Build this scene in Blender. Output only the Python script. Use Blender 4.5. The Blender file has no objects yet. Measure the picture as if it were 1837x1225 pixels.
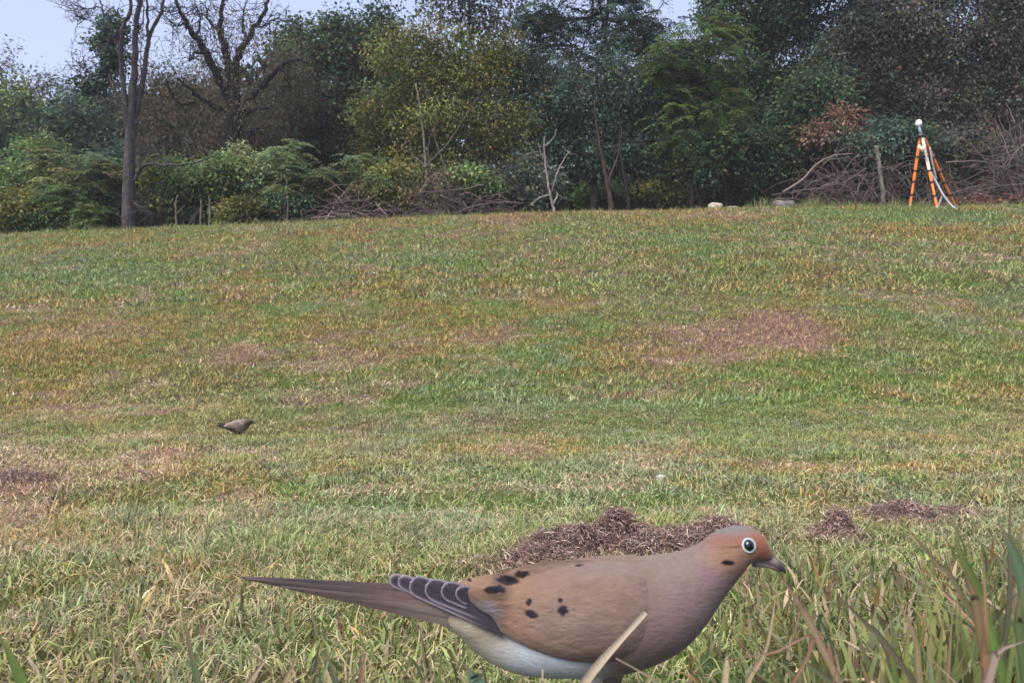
import bpy, math, numpy as np
from mathutils import Vector
from mathutils.bvhtree import BVHTree

# ------------------------------------------------------------------ camera / light
F, CX, CY = 1312.0, 918.5, 612.5            # focal length and centre in photo pixels
TH = math.atan((612.5 - 520.0) / F)         # pitch down
CAMZ = 0.30
SC = bpy.context.scene
COL = SC.collection
cam = bpy.data.cameras.new('camera')
cam.sensor_width = 36.0
cam.lens = 36.0 * F / 1837.0
cam.clip_start, cam.clip_end = 0.02, 600.0
cam.dof.use_dof = True
cam.dof.focus_distance = 1.0
cam.dof.aperture_fstop = 24.0
camo = bpy.data.objects.new('camera', cam)
COL.objects.link(camo)
camo.location = (0, 0, CAMZ)
camo.rotation_euler = (math.pi / 2 - TH, 0, 0)
SC.camera = camo

SUN_EL, SUN_AZ = 60.0, -140.0               # azimuth from +Y clockwise: behind and left of the camera
w = bpy.data.worlds.new('World'); SC.world = w; w.use_nodes = True
nt = w.node_tree; nt.nodes.clear()
sky = nt.nodes.new('ShaderNodeTexSky'); sky.sky_type = 'NISHITA'; sky.sun_disc = False
sky.sun_elevation = math.radians(SUN_EL); sky.sun_rotation = math.radians(SUN_AZ)
sky.air_density = 1.0; sky.dust_density = 1.5; sky.ozone_density = 5.0
bg = nt.nodes.new('ShaderNodeBackground'); bg.inputs[1].default_value = 0.095
wo = nt.nodes.new('ShaderNodeOutputWorld')
veil = nt.nodes.new('ShaderNodeMix'); veil.data_type = 'RGBA'      # thin even high cloud over the blue
veil.inputs['Factor'].default_value = 0.82; veil.inputs[7].default_value = (1.55, 1.68, 2.35, 1)
nt.links.new(sky.outputs[0], veil.inputs[6]); nt.links.new(veil.outputs[2], bg.inputs[0]); nt.links.new(bg.outputs[0], wo.inputs[0])
sl = bpy.data.lights.new('sun', 'SUN'); sl.energy = 1.75; sl.angle = math.radians(45); sl.color = (1.0, 0.91, 0.80)
so = bpy.data.objects.new('sun', sl); COL.objects.link(so)
e, a = math.radians(SUN_EL), math.radians(SUN_AZ)
sdir = Vector((math.sin(a) * math.cos(e), math.cos(a) * math.cos(e), math.sin(e)))
so.rotation_euler = sdir.to_track_quat('Z', 'Y').to_euler(); so.location = (0, 0, 30)
SC.view_settings.view_transform = 'Standard'; SC.view_settings.look = 'None'
SC.view_settings.exposure = 2.1; SC.view_settings.gamma = 1.0
SC.render.engine = 'CYCLES'
SC.cycles.max_bounces = 6; SC.cycles.transparent_max_bounces = 4
SC.cycles.use_adaptive_sampling = False

rng = np.random.default_rng(11)
ct, st = math.cos(TH), math.sin(TH)
def pix(x, y, d):
    """photo pixel -> world point on the plane Y = d"""
    x, y, d = np.broadcast_arrays(np.asarray(x, float), np.asarray(y, float), np.asarray(d, float))
    k_ = (CY - y) / F
    dy, dz, dx = ct + k_ * st, -st + k_ * ct, (x - CX) / F
    k = d / dy
    return np.stack([dx * k, d + 0 * k, CAMZ + dz * k], -1)
def proj(P):
    h = P[..., 2] - CAMZ
    fw = P[..., 1] * ct - h * st
    return CX + F * P[..., 0] / fw, CY - F * (P[..., 1] * st + h * ct) / fw

# ------------------------------------------------------------------ helpers
def sm(a_, b_, x):
    t = np.clip((x - a_) / (b_ - a_), 0, 1); return t * t * (3 - 2 * t)
def vnoise(x, y, seed=0):
    xi, yi = np.floor(x).astype(np.int64), np.floor(y).astype(np.int64)
    fx, fy = x - xi, y - yi
    fx, fy = fx * fx * (3 - 2 * fx), fy * fy * (3 - 2 * fy)
    def h(i, j):
        n = (i * 374761393 + j * 668265263 + seed * 974634) & 0x7fffffff
        n = ((n ^ (n >> 13)) * 1274126177) & 0x7fffffff
        return ((n ^ (n >> 16)) & 0xffff) / 65535.0
    return (h(xi, yi) * (1 - fx) + h(xi + 1, yi) * fx) * (1 - fy) + (h(xi, yi + 1) * (1 - fx) + h(xi + 1, yi + 1) * fx) * fy
def fbm(x, y, seed=0, o=4):
    v, a_, s = 0, 0.5, 0
    for i in range(o):
        v = v + a_ * vnoise(x * 2 ** i + 17.3 * i, y * 2 ** i - 9.1 * i, seed + i); s += a_; a_ *= 0.5
    return v / s
def unit(v):
    return v / np.maximum(np.linalg.norm(v, axis=-1, keepdims=True), 1e-9)

class Acc:
    def __init__(s): s.v, s.t, s.c, s.n = [], [], [], 0
    def add(s, v, t, c):
        v = np.asarray(v, float).reshape(-1, 3); t = np.asarray(t, np.int64).reshape(-1, 3)
        c = np.broadcast_to(np.asarray(c, float), (len(v), 3))
        s.v.append(v); s.t.append(t + s.n); s.c.append(c); s.n += len(v)
    def tube(s, pts, rad, col, sides=6, cap=True):
        pts = np.asarray(pts, float); k = len(pts)
        rad = np.broadcast_to(np.asarray(rad, float), (k,))
        tg = unit(np.gradient(pts, axis=0))
        ref = np.array([0.13, 0.97, 0.21]) if abs(tg[:, 1]).mean() < 0.8 else np.array([0.97, 0.1, 0.2])
        u_ = unit(np.cross(tg, ref)); w_ = np.cross(tg, u_)
        an = np.linspace(0, 2 * np.pi, sides, endpoint=False)
        ring = pts[:, None] + rad[:, None, None] * (np.cos(an)[None, :, None] * u_[:, None] + np.sin(an)[None, :, None] * w_[:, None])
        s.add(ring.reshape(-1, 3), tube_tris(k, sides, cap), np.repeat(np.broadcast_to(np.asarray(col, float), (k, 3)), sides, 0) if np.ndim(col) == 2 else col)
    def build(s, name, mat_, parent=None, smooth=False):
        me = mesh(name, np.concatenate(s.v), np.concatenate(s.t), np.concatenate(s.c), smooth)
        return link(name, me, mat_, parent)
def tube_tris(k, n, cap):
    t = []
    for i in range(k - 1):
        for j in range(n):
            p, q = i * n + j, i * n + (j + 1) % n
            t += [(p, q, q + n), (p, q + n, p + n)]
    if cap:
        for j in range(1, n - 1):
            t += [(0, j + 1, j), ((k - 1) * n, (k - 1) * n + j, (k - 1) * n + j + 1)]
    return t
def mesh(name, v, t, c=None, smooth=False):
    me = bpy.data.meshes.new(name)
    nv, nt_ = len(v), len(t)
    me.vertices.add(nv); me.vertices.foreach_set('co', np.asarray(v, np.float32).ravel())
    me.loops.add(nt_ * 3); me.loops.foreach_set('vertex_index', np.asarray(t, np.int32).ravel())
    me.polygons.add(nt_); me.polygons.foreach_set('loop_start', np.arange(0, nt_ * 3, 3, dtype=np.int32))
    if smooth: me.polygons.foreach_set('use_smooth', np.ones(nt_, bool))
    me.update(calc_edges=True)
    if c is not None:
        at = me.color_attributes.new('Col', 'FLOAT_COLOR', 'POINT')
        at.data.foreach_set('color', np.concatenate([c, np.ones((nv, 1))], 1).astype(np.float32).ravel())
    return me
def link(name, me, mat_, parent=None):
    o = bpy.data.objects.new(name, me); COL.objects.link(o)
    if mat_ is not None and len(me.materials) == 0: me.materials.append(mat_)
    if parent is not None:
        o.parent = parent; o.matrix_parent_inverse = parent.matrix_basis.inverted()
    return o
def tag(o, label=None, cat=None, group=None, kind=None):
    if label: o['label'] = label
    if cat: o['category'] = cat
    if group: o['group'] = group
    if kind: o['kind'] = kind
    return o
def empty(name, loc, label, cat, group=None):
    o = bpy.data.objects.new(name, None); COL.objects.link(o); o.location = loc; o.empty_display_size = 0.05
    return tag(o, label, cat, group)
def spline(P, n):
    """Catmull-Rom through rows of P (any columns), n samples"""
    P = np.asarray(P, float)
    Q = np.concatenate([[2 * P[0] - P[1]], P, [2 * P[-1] - P[-2]]])
    t = np.linspace(0, len(P) - 1 - 1e-6, n); i = t.astype(int); f = (t - i)[:, None]
    a_, b_, c_, d_ = Q[i], Q[i + 1], Q[i + 2], Q[i + 3]
    return 0.5 * (2 * b_ + (c_ - a_) * f + (2 * a_ - 5 * b_ + 4 * c_ - d_) * f ** 2 + (3 * b_ - a_ - 3 * c_ + d_) * f ** 3)

# ------------------------------------------------------------------ materials
def mat(name, attr=True, col=(0.2, 0.2, 0.2), rough=0.6, spec=0.3, trans=0.0, bump=None, var=0.0, vscale=20.0, sheen=0.0):
    m = bpy.data.materials.new(name); m.use_nodes = True
    t = m.node_tree; b = t.nodes['Principled BSDF']; out = t.nodes['Material Output']
    b.inputs['Roughness'].default_value = rough
    b.inputs['Specular IOR Level'].default_value = spec
    if sheen: b.inputs['Sheen Weight'].default_value = sheen
    if attr:
        c = t.nodes.new('ShaderNodeAttribute'); c.attribute_name = 'Col'; cs = c.outputs['Color']
    else:
        c = t.nodes.new('ShaderNodeRGB'); c.outputs[0].default_value = (*col, 1); cs = c.outputs[0]
    tc = t.nodes.new('ShaderNodeTexCoord')
    if var:
        n = t.nodes.new('ShaderNodeTexNoise'); n.inputs['Scale'].default_value = vscale; n.inputs['Detail'].default_value = 5
        t.links.new(tc.outputs['Object'], n.inputs['Vector'])
        mr = t.nodes.new('ShaderNodeMapRange'); mr.inputs[1].default_value = 0.3; mr.inputs[2].default_value = 0.7
        mr.inputs[3].default_value = 1 - var; mr.inputs[4].default_value = 1 + var
        t.links.new(n.outputs[0], mr.inputs[0])
        mx = t.nodes.new('ShaderNodeVectorMath'); mx.operation = 'SCALE'
        t.links.new(cs, mx.inputs[0]); t.links.new(mr.outputs[0], mx.inputs['Scale']); cs = mx.outputs[0]
    t.links.new(cs, b.inputs['Base Color'])
    if bump:
        sc_, stg, stretch = bump
        n = t.nodes.new('ShaderNodeTexNoise'); n.inputs['Scale'].default_value = sc_; n.inputs['Detail'].default_value = 4
        mp = t.nodes.new('ShaderNodeMapping'); mp.inputs['Scale'].default_value = stretch
        t.links.new(tc.outputs['Object'], mp.inputs[0]); t.links.new(mp.outputs[0], n.inputs['Vector'])
        bp = t.nodes.new('ShaderNodeBump'); bp.inputs['Strength'].default_value = stg; bp.inputs['Distance'].default_value = 0.6 / sc_
        t.links.new(n.outputs[0], bp.inputs['Height']); t.links.new(bp.outputs[0], b.inputs['Normal'])
    if trans:
        tr = t.nodes.new('ShaderNodeBsdfTranslucent'); ms = t.nodes.new('ShaderNodeMixShader'); ms.inputs[0].default_value = trans
        t.links.new(cs, tr.inputs[0]); t.links.new(b.outputs[0], ms.inputs[1]); t.links.new(tr.outputs[0], ms.inputs[2])
        t.links.new(ms.outputs[0], out.inputs[0])
    return m
M = dict(
    grass=mat('grass_blades', rough=0.6, spec=0.06, trans=0.3),
    leaf=mat('tree_leaves', rough=0.6, spec=0.05, trans=0.35),
    bark=mat('bark', rough=0.9, spec=0.1, var=0.35, vscale=9, bump=(14, 0.8, (1, 1, 0.25))),
    stick=mat('dry_sticks', rough=0.85, spec=0.1, var=0.25, vscale=14),
    straw=mat('dry_straw', rough=0.8, spec=0.05, trans=0.1),
    soil=mat('mound_soil', rough=0.95, spec=0.05, var=0.4, vscale=60, bump=(120, 1.0, (1, 1, 1))),
    plumage=mat('dove_plumage', rough=0.8, spec=0.05, var=0.07, vscale=130, bump=(520, 0.40, (0.3, 1, 1)), sheen=0.12),
    feather=mat('flight_feathers', rough=0.65, spec=0.08, var=0.06, vscale=220, bump=(900, 0.25, (0.12, 1, 1))),
    horn=mat('bill_horn', rough=0.4, spec=0.4),
    eye=mat('dark_eye', attr=False, col=(0.008, 0.008, 0.012), rough=0.08, spec=0.6),
    skin=mat('eye_ring_skin', attr=False, col=(0.35, 0.41, 0.41), rough=0.6),
    legskin=mat('red_leg_skin', attr=False, col=(0.30, 0.09, 0.08), rough=0.6, bump=(900, 0.5, (1, 1, 1))),
    stone=mat('pale_stone', rough=0.9, spec=0.1, var=0.3, vscale=18, bump=(25, 0.8, (1, 1, 1))),
    orange=mat('orange_leg_paint', rough=0.45, spec=0.4, var=0.08, vscale=12),
    plastic=mat('tripod_plastic', rough=0.4, spec=0.5),
)
# lawn soil: brown thatch with greenish mottling
g = mat('lawn_soil', attr=True, rough=0.95, spec=0.05, var=0.35, vscale=35, bump=(60, 0.6, (1, 1, 1)))
M['ground'] = g

# ------------------------------------------------------------------ ground
TAB = [(0.2, None), (0.4, 1330), (0.6, 1165), (0.9, 1005), (1.3, 908), (1.9, 830), (2.65, 775), (3.6, 700), (5.0, 607), (6.5, 535), (8.0, 483), (10.0, 430), (12.0, 395), (13.0, 383)]
td = [0.0, 0.25]; z4 = pix(CX, 1330, 0.4)[2]; tz = [z4 + 0.03, z4 + 0.012]
for d_, r_ in TAB[1:]:
    td.append(d_); tz.append(pix(CX, r_, d_)[2])
zc = tz[-1]
for d_, dz_ in ((13.6, 0.06), (14.4, 0.06), (16, -0.05), (20, 0.0), (26, 1.2), (36, 3.4), (60, 8.0), (120, 14.0), (400, 16.0)):
    td.append(d_); tz.append(zc + dz_)
uf = np.linspace(0, math.log(401), 4000); zf = np.interp(np.exp(uf) - 1, td, tz)
kern = np.exp(-0.5 * (np.arange(-60, 61) / 25.0) ** 2); kern /= kern.sum()
zf = np.convolve(np.pad(zf, 60, mode='edge'), kern, mode='valid')
CRX = np.array([-400, 0, 250, 500, 650, 900, 1000, 1200, 1300, 1500, 1837, 2300])
CRR = np.array([440, 426, 416, 406, 398, 389, 386, 383, 378, 376, 372, 368])
CRW = (CRX - CX) / F * 13.0
CRZ = pix(CRX, CRR, 13.0)[:, 2] - pix(CX, 388.0, 13.0)[2]
def G(x, y):
    y_ = np.maximum(y, 0)
    z = np.interp(np.log(y_ + 1), uf, zf)
    lat = np.interp(x * 13.0 / np.maximum(y_, 6.0), CRW, CRZ)
    z = z + lat * sm(3.0, 13.0, y_) * np.minimum(1, 40 / np.maximum(y_, 40))
    b = (fbm(x * 1.3, y * 1.3, 3, 3) - 0.5) * 0.05 * sm(0.7, 2.5, y_) + (fbm(x * 7, y * 7, 5, 2) - 0.5) * 0.012
    return z + b
def ground_pt(px, py):
    """where the ray through a photo pixel meets the lawn"""
    ds = np.geomspace(0.3, 14.5, 3000); P = pix(px, py, ds)
    hit = np.nonzero(P[:, 2] < G(P[:, 0], P[:, 1]))[0]
    i = hit[0] if len(hit) else np.argmin(P[:, 2] - G(P[:, 0], P[:, 1]))
    return np.array([P[i, 0], P[i, 1], float(G(P[i, 0], P[i, 1]))])

# patches on the lawn, in photo pixels: (x, y, rx, ry, dryness, rust, green, blue)
BLOBS = [
    (1420, 603, 75, 30, 1.3, 1.6, -.8, 0), (1270, 598, 120, 32, .8, .4, -.4, 0), (1390, 575, 60, 14, .6, .6, 0, 0), (1000, 545, 60, 20, .5, .6, 0, 0),
    (880, 590, 70, 40, .3, .2, 0, 0), (120, 600, 70, 24, .5, .9, 0, 0), (200, 580, 50, 14, .4, .8, 0, 0), (60, 690, 90, 40, .3, .9, 0, 0), (430, 638, 60, 18, .6, .5, 0, 0),
    (590, 610, 60, 40, .4, .7, 0, 0), (420, 528, 60, 16, .5, .6, 0, 0), (20, 845, 60, 34, 1.0, 1.0, -.5, 0), (50, 930, 70, 35, .8, .6, 0, 0), (440, 890, 50, 25, .7, .5, 0, 0),
    (640, 775, 60, 18, .6, .4, 0, 0), (290, 830, 70, 40, .3, .8, 0, 0), (970, 800, 50, 25, .6, .5, 0, 0), (700, 500, 150, 40, .1, .1, 0, 0),
    (1240, 385, 130, 10, .7, .8, 0, 0), (900, 392, 90, 8, .5, .5, 0, 0), (1580, 480, 180, 40, .15, .1, .2, .1), (1750, 430, 100, 18, .3, .5, 0, 0),
    (1000, 632, 50, 30, -.3, -.3, 1.0, .8), (780, 470, 100, 20, -.2, -.2, .6, .6), (1220, 440, 60, 26, -.2, -.2, .6, .5), (200, 490, 160, 34, -.2, -.3, .7, .6),
    (560, 548, 70, 14, -.2, -.2, .6, .4), (620, 940, 110, 40, -.3, -.3, .8, .6), (900, 690, 130, 60, -.2, -.2, .5, .4), (220, 940, 90, 30, -.2, -.2, .5, .3),
    (820, 950, 90, 35, -.3, -.3, .7, .2), (1250, 720, 250, 60, -.2, -.1, .5, .1), (1480, 680, 140, 50, -.2, -.1, .6, .1), (1100, 820, 200, 60, -.15, -.15, .5, .4), (1450, 410, 60, 16, -.1, -.1, .4, .8),
    (1640, 385, 240, 12, -.3, -.3, .9, .2), (1800, 540, 60, 20, .3, -.2, 0, .6), (200, 640, 260, 90, 0, .35, 0, -.3), (150, 760, 200, 40, 0, .5, 0, -.3),
    (1400, 850, 300, 40, .15, 0, .2, .2), (300, 1090, 420, 80, .45, .1, -.1, .1), (700, 1090, 300, 60, .4, .1, -.1, .1), (1450, 1060, 200, 70, .4, 0, 0, .3), (480, 1000, 200, 20, .3, .2, 0, 0),
]
def lawn_state(x, y):
    z = G(x, y); cx, cy = proj(np.stack([x, y, z], -1))
    dry = (fbm(x * 1.1, y * 1.1, 21) - 0.5) * 1.6 + (fbm(x * 6, y * 6, 22, 3) - 0.5) * 1.7 + 0.06
    rust = (fbm(x * 0.9, y * 0.9, 31) - 0.5) * 2.0 + (fbm(x * 5, y * 5, 32, 3) - 0.5) * 1.5 + 0.2
    grn = (fbm(x * 1.7, y * 1.7, 41) - 0.5) * 1.6 + (fbm(x * 8, y * 8, 42, 2) - 0.5) * 1.6 + 0.35
    blu = (fbm(x * 2.2, y * 2.2, 51) - 0.5) * 1.5 + (fbm(x * 9, y * 9, 52, 2) - 0.5) * 1.4 + 0.15
    for bx, by, rx, ry, d1, d2, d3, d4 in BLOBS:
        wgt = np.exp(-(((cx - bx) / rx) ** 2 + ((cy - by) / ry) ** 2) * 0.9)
        dry = dry + wgt * d1; rust = rust + wgt * d2; grn = grn + wgt * d3; blu = blu + wgt * d4
    return [sm(0.05, 0.85, np.clip(q, 0, 1)) for q in (dry, rust, grn, blu)]
C_OL, C_GR, C_BL = np.array([0.255, 0.260, 0.100]), np.array([0.165, 0.235, 0.080]), np.array([0.180, 0.245, 0.145])
C_RU, C_ST, C_BR = np.array([0.38, 0.22, 0.085]), np.array([0.47, 0.375, 0.265]), np.array([0.27, 0.15, 0.13])
def lawn_colour(x, y, n_rand):
    dry, rust, grn, blu = lawn_state(x, y)
    c = np.tile(C_OL, (len(x), 1))
    c = c + (C_GR - c) * grn[:, None]
    c = c + (C_BL - c) * (blu * 0.8)[:, None]
    isr = (n_rand[:, 0] < rust * 0.75)[:, None]
    c = np.where(isr, c * 0.3 + C_RU * 0.7, c)
    isd = (n_rand[:, 1] < 0.06 + dry * 0.75)[:, None]
    dc = np.where((n_rand[:, 2] < 0.25 + 0.45 * rust * dry)[:, None], C_BR, C_ST)
    c = np.where(isd, dc, c)
    tone = .55 + .9 * fbm(x * 22, y * 22, 81, 2)
    return c * (1.12 * tone * (0.35 + 1.4 * n_rand[:, 3] ** 1.4))[:, None], isd[:, 0]

ys = np.concatenate([[-14, -7, -4, -1.5, -0.5], np.linspace(-0.1, 3.2, 90), np.linspace(3.25, 14.5, 130), np.geomspace(14.7, 80, 40)])
xs0 = np.concatenate([-np.geomspace(70, 12.5, 26), np.linspace(-12, 12, 200), np.geomspace(12.5, 70, 26)])
XX, YY = np.meshgrid(xs0, ys)
ZZ = G(XX, YY)
nx, ny = len(xs0), len(ys)
idx = np.arange(nx * ny).reshape(ny, nx)
q = np.stack([idx[:-1, :-1], idx[:-1, 1:], idx[1:, 1:], idx[1:, :-1]], -1).reshape(-1, 4)
tri = np.concatenate([q[:, [0, 1, 2]], q[:, [0, 2, 3]]])
gx, gy = XX.ravel(), YY.ravel()
dry, rust, grn, blu = lawn_state(gx, np.maximum(gy, 0.3))
gc = np.array([0.050, 0.044, 0.026]) + np.outer(grn, [0.0, 0.035, -0.01]) + np.outer(dry, [0.06, 0.03, 0.035])
wood = sm(13.6, 14.6, gy)[:, None]
gc = gc * (1 - wood) + np.array([0.040, 0.036, 0.030]) * wood
tag(link('ground', mesh('ground', np.stack([gx, gy, ZZ.ravel()], -1), tri, gc, True), M['ground']), kind='structure')

# ------------------------------------------------------------------ grass
def blades(n_, d0, d1, hmin, hmax, wd, seg, flat=0.0, marg=0.35, colfix=None, xlim=None):
    r = np.random.default_rng(int(d0 * 1000) + n_ + seg)
    y = np.sqrt(r.random(n_) * (d1 ** 2 - d0 ** 2) + d0 ** 2)
    hw = 0.72 * y + marg
    x = (r.random(n_) * 2 - 1) * hw
    # clumping
    keep = r.random(n_) < 0.35 + 0.9 * fbm(x * 14, y * 14, 61, 2)
    x, y = x[keep], y[keep]; n = len(x)
    nr = r.random((n, 4)); c, isd = lawn_colour(x, y, nr)
    if colfix is not None: c = c * 0.25 + colfix * (0.5 + nr[:, 3:4]) * 0.75
    h = hmin + (hmax - hmin) * r.random(n) ** 1.6
    h *= (0.7 + 0.6 * fbm(x * 3, y * 3, 71, 2)) * (.55 + .9 * fbm(x * 18, y * 18, 73, 2))
    h = np.where(isd, h * 0.85, h)
    az = r.random(n) * 2 * np.pi
    lean = np.clip(np.where(r.random(n) < flat + 0.35 * isd, 0.95 + 0.5 * r.random(n), 0.15 + 0.75 * r.random(n)), 0, 1.45)
    dirh = np.stack([np.cos(az), np.sin(az), 0 * az], -1); up = np.array([0, 0, 1.0])
    b = np.stack([x, y, G(x, y) - 0.003], -1)
    b[:, 2] += np.where(lean > 0.9, r.random(n) * 0.012, 0)
    sidea = az + np.pi / 2 + r.normal(0, 0.5, n)
    side = np.stack([np.cos(sidea), np.sin(sidea), 0.2 * r.normal(size=n)], -1)
    wv = (wd * (0.6 + 0.8 * r.random(n)) * np.where(isd, 0.75, 1))[:, None]
    bend = r.random(n) * 0.5
    ts = {1: [0, 1], 2: [0, 0.55, 1], 3: [0, 0.4, 0.75, 1]}[seg]
    V, ws = [], {1: [1, 0], 2: [0.8, 0.75, 0], 3: [0.75, 1, 0.7, 0]}[seg]
    Cc = []
    for t, q_ in zip(ts, ws):
        an = lean * (0.55 + 0.45 * t) + bend * t * t
        p = b + (h * t)[:, None] * (np.sin(an)[:, None] * dirh + np.cos(an)[:, None] * up)
        tipc = c * (1 - 0.25 * t) + np.array([0.30, 0.25, 0.12]) * 0.25 * t
        if q_ > 0:
            V += [p - side * wv * 0.5 * q_, p + side * wv * 0.5 * q_]; Cc += [tipc, tipc]
        else:
            V.append(p); Cc.append(tipc)
    k = len(V)
    v = np.stack(V, 1).reshape(-1, 3); cc = np.stack(Cc, 1).reshape(-1, 3)
    T = []
    for i in range(seg - 1):
        a0 = 2 * i; T += [(a0, a0 + 1, a0 + 3), (a0, a0 + 3, a0 + 2)]
    a0 = 2 * (seg - 1); T.append((a0, a0 + 1, a0 + 2))
    t = (np.arange(n)[:, None, None] * k + np.array(T)[None]).reshape(-1, 3)
    return v, t, cc
A = Acc()
for args in [
    dict(n_=100000, d0=0.24, d1=1.25, hmin=.010, hmax=.028, wd=.0014, seg=2, flat=.2),
    dict(n_=9000, d0=0.24, d1=1.25, hmin=.014, hmax=.034, wd=.0026, seg=3, flat=.15),
    dict(n_=60000, d0=0.30, d1=1.25, hmin=.010, hmax=.030, wd=.0011, seg=2, flat=.75, colfix=C_ST),
    dict(n_=230000, d0=1.25, d1=3.2, hmin=.012, hmax=.030, wd=.0024, seg=2, flat=.15),
    dict(n_=50000, d0=1.25, d1=3.2, hmin=.014, hmax=.038, wd=.0022, seg=1, flat=.8, colfix=C_ST),
    dict(n_=300000, d0=3.2, d1=6.5, hmin=.018, hmax=.048, wd=.0062, seg=1, flat=.15),
    dict(n_=400000, d0=6.5, d1=14.2, hmin=.025, hmax=.075, wd=.0125, seg=1, flat=.15),
]:
    A.add(*blades(**args))
tag(A.build('grass', M['grass']), 'short mixed green and straw lawn grass covering the rising ground', 'grass', kind='stuff')

# taller grass standing right of the dove
A = Acc(); r = np.random.default_rng(15)
def tall(n_, d0, d1, x0, x1, h0, h1, wd, pw=1.0):
    d_ = np.sqrt(r.random(n_) * (d1 ** 2 - d0 ** 2) + d0 ** 2); px_ = x0 + (x1 - x0) * r.random(n_) ** pw; x = (px_ - CX) / F * d_
    b = np.stack([x, d_, G(x, d_) - .003], -1); h = (h0 + (h1 - h0) * r.random(n_) ** 1.5) * (.65 + .6 * sm(x0, x1, px_))
    az = r.random(n_) * 6.283; dh = np.stack([np.cos(az), np.sin(az), 0 * az], -1); sa = r.random(n_) * 6.283
    sd = np.stack([np.cos(sa), np.sin(sa), 0 * sa], -1) * (wd * (.5 + r.random(n_)))[:, None] * .5
    ln = .1 + .7 * r.random(n_) ** 1.5; V = []
    for t, q_ in ((0, .7), (.3, 1), (.6, .85), (.85, .45), (1, 0)):
        an = ln * (.4 + .9 * t * t); p = b + (h * t)[:, None] * (np.sin(an)[:, None] * dh + np.cos(an)[:, None] * [0, 0, 1])
        V += [p - sd * q_, p + sd * q_] if q_ else [p]
    m_ = r.random(n_)
    pal = np.array([C_GR, C_BL * .9, C_OL * .9, C_ST, C_RU * .7, C_BR]); c = pal[r.choice(6, n_, p=[.40, .19, .17, .13, .07, .04])] * (.45 + .8 * r.random((n_, 1)))
    T = [(0, 1, 3), (0, 3, 2), (2, 3, 5), (2, 5, 4), (4, 5, 7), (4, 7, 6), (6, 7, 8)]
    cc = np.stack([c * (1 - .3 * k / 8) + np.array([.3, .23, .13]) * .3 * k / 8 for k in range(9)], 1).reshape(-1, 3)
    A.add(np.stack(V, 1).reshape(-1, 3), (np.arange(n_)[:, None, None] * 9 + np.array(T)[None]).reshape(-1, 3), cc)
tall(1500, .42, .80, 1380, 2050, .03, .075, .0040, .7)
tall(500, .36, .50, 1450, 2100, .05, .11, .0050, .7)
tall(700, .46, .85, 1240, 1500, .025, .05, .0032)
tall(700, .46, .80, -200, 900, .018, .036, .0028)
tag(A.build('tall_grass', M['grass']), 'taller green and straw blades rising through the near lawn', 'grass', kind='stuff')

# longer unmown grass along the top edge of the lawn
A = Acc(); r = np.random.default_rng(5)
for n_, x0, x1, hm in ((500, 1330, 1480, .24), (1800, 1400, 1900, .16), (900, 830, 1330, .10), (900, 380, 830, .12), (900, -60, 420, .10)):
    px_ = x0 + (x1 - x0) * r.random(n_); d_ = 13.2 + 0.7 * r.random(n_)
    x = (px_ - CX) / F * d_; z = G(x, d_)
    b = np.stack([x, d_, z], -1); h = hm * (0.35 + 0.8 * r.random(n_)) * (.3 + 1.3 * fbm(px_ / 22, d_ * 2, 95, 2)) * np.clip(np.minimum(px_ - x0, x1 - px_) / 40 + .3, 0, 1); az = r.random(n_) * 6.283; ln = 0.2 + 0.5 * r.random(n_)
    dh = np.stack([np.cos(az), np.sin(az), 0 * az], -1); sd = np.stack([-np.sin(az * 3), np.cos(az * 3), 0 * az], -1)
    tip = b + (h * np.sin(ln))[:, None] * dh + (h * np.cos(ln))[:, None] * [0, 0, 1]
    mid = b + (h * .5 * np.sin(ln * .5))[:, None] * dh + (h * .55 * np.cos(ln * .5))[:, None] * [0, 0, 1]
    ww = 0.006
    v = np.stack([b - sd * ww, b + sd * ww, mid - sd * ww * .8, mid + sd * ww * .8, tip], 1).reshape(-1, 3)
    t = (np.arange(n_)[:, None, None] * 5 + np.array([(0, 1, 3), (0, 3, 2), (2, 3, 4)])[None]).reshape(-1, 3)
    m_ = r.random(n_)[:, None]
    c = np.where(m_ < .55, C_GR * .8, np.where(m_ < .8, C_OL * .9, C_ST * .7)) * (0.6 + 0.7 * r.random((n_, 1)))
    A.add(v, t, np.repeat(c, 5, 0))
tag(A.build('edge_grass', M['grass']), 'longer unmown grass along the far edge of the lawn below the trees', 'grass', kind='stuff')

# ------------------------------------------------------------------ trees
def leaves(A, C, ax, nr, L, W, col, fold=0.18):
    ax = unit(ax); side = unit(np.cross(nr, ax)); nr = np.cross(ax, side)
    L, W = L[:, None], W[:, None]
    v = np.stack([C, C + ax * L * .42 + side * W * .5 + nr * W * fold, C + ax * L - nr * L * .08, C + ax * L * .42 - side * W * .5 + nr * W * fold], 1).reshape(-1, 3)
    n = len(C)
    t = (np.arange(n)[:, None, None] * 4 + np.array([(0, 1, 2), (0, 2, 3)])[None]).reshape(-1, 3)
    A.add(v, t, np.repeat(col, 4, 0))
PAL = {
    'dark': [(.030, .055, .030), (.040, .070, .034), (.022, .040, .028)],
    'blue': [(.034, .060, .046), (.045, .075, .052), (.026, .044, .040)],
    'olive': [(.095, .110, .034), (.070, .095, .030), (.120, .105, .035)],
    'mid': [(.060, .100, .036), (.080, .115, .040), (.045, .080, .034)],
    'fresh': [(.080, .112, .055), (.070, .105, .058), (.105, .120, .055)],
    'brown': [(.062, .054, .038), (.055, .058, .034), (.078, .052, .044)],
    'purple': [(.042, .050, .042), (.060, .048, .046), (.036, .052, .040)],
    'dusk': [(.036, .048, .042), (.046, .052, .046), (.032, .044, .036)],
    'red': [(.110, .045, .045), (.090, .050, .040), (.07, .06, .04)],
}
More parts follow.
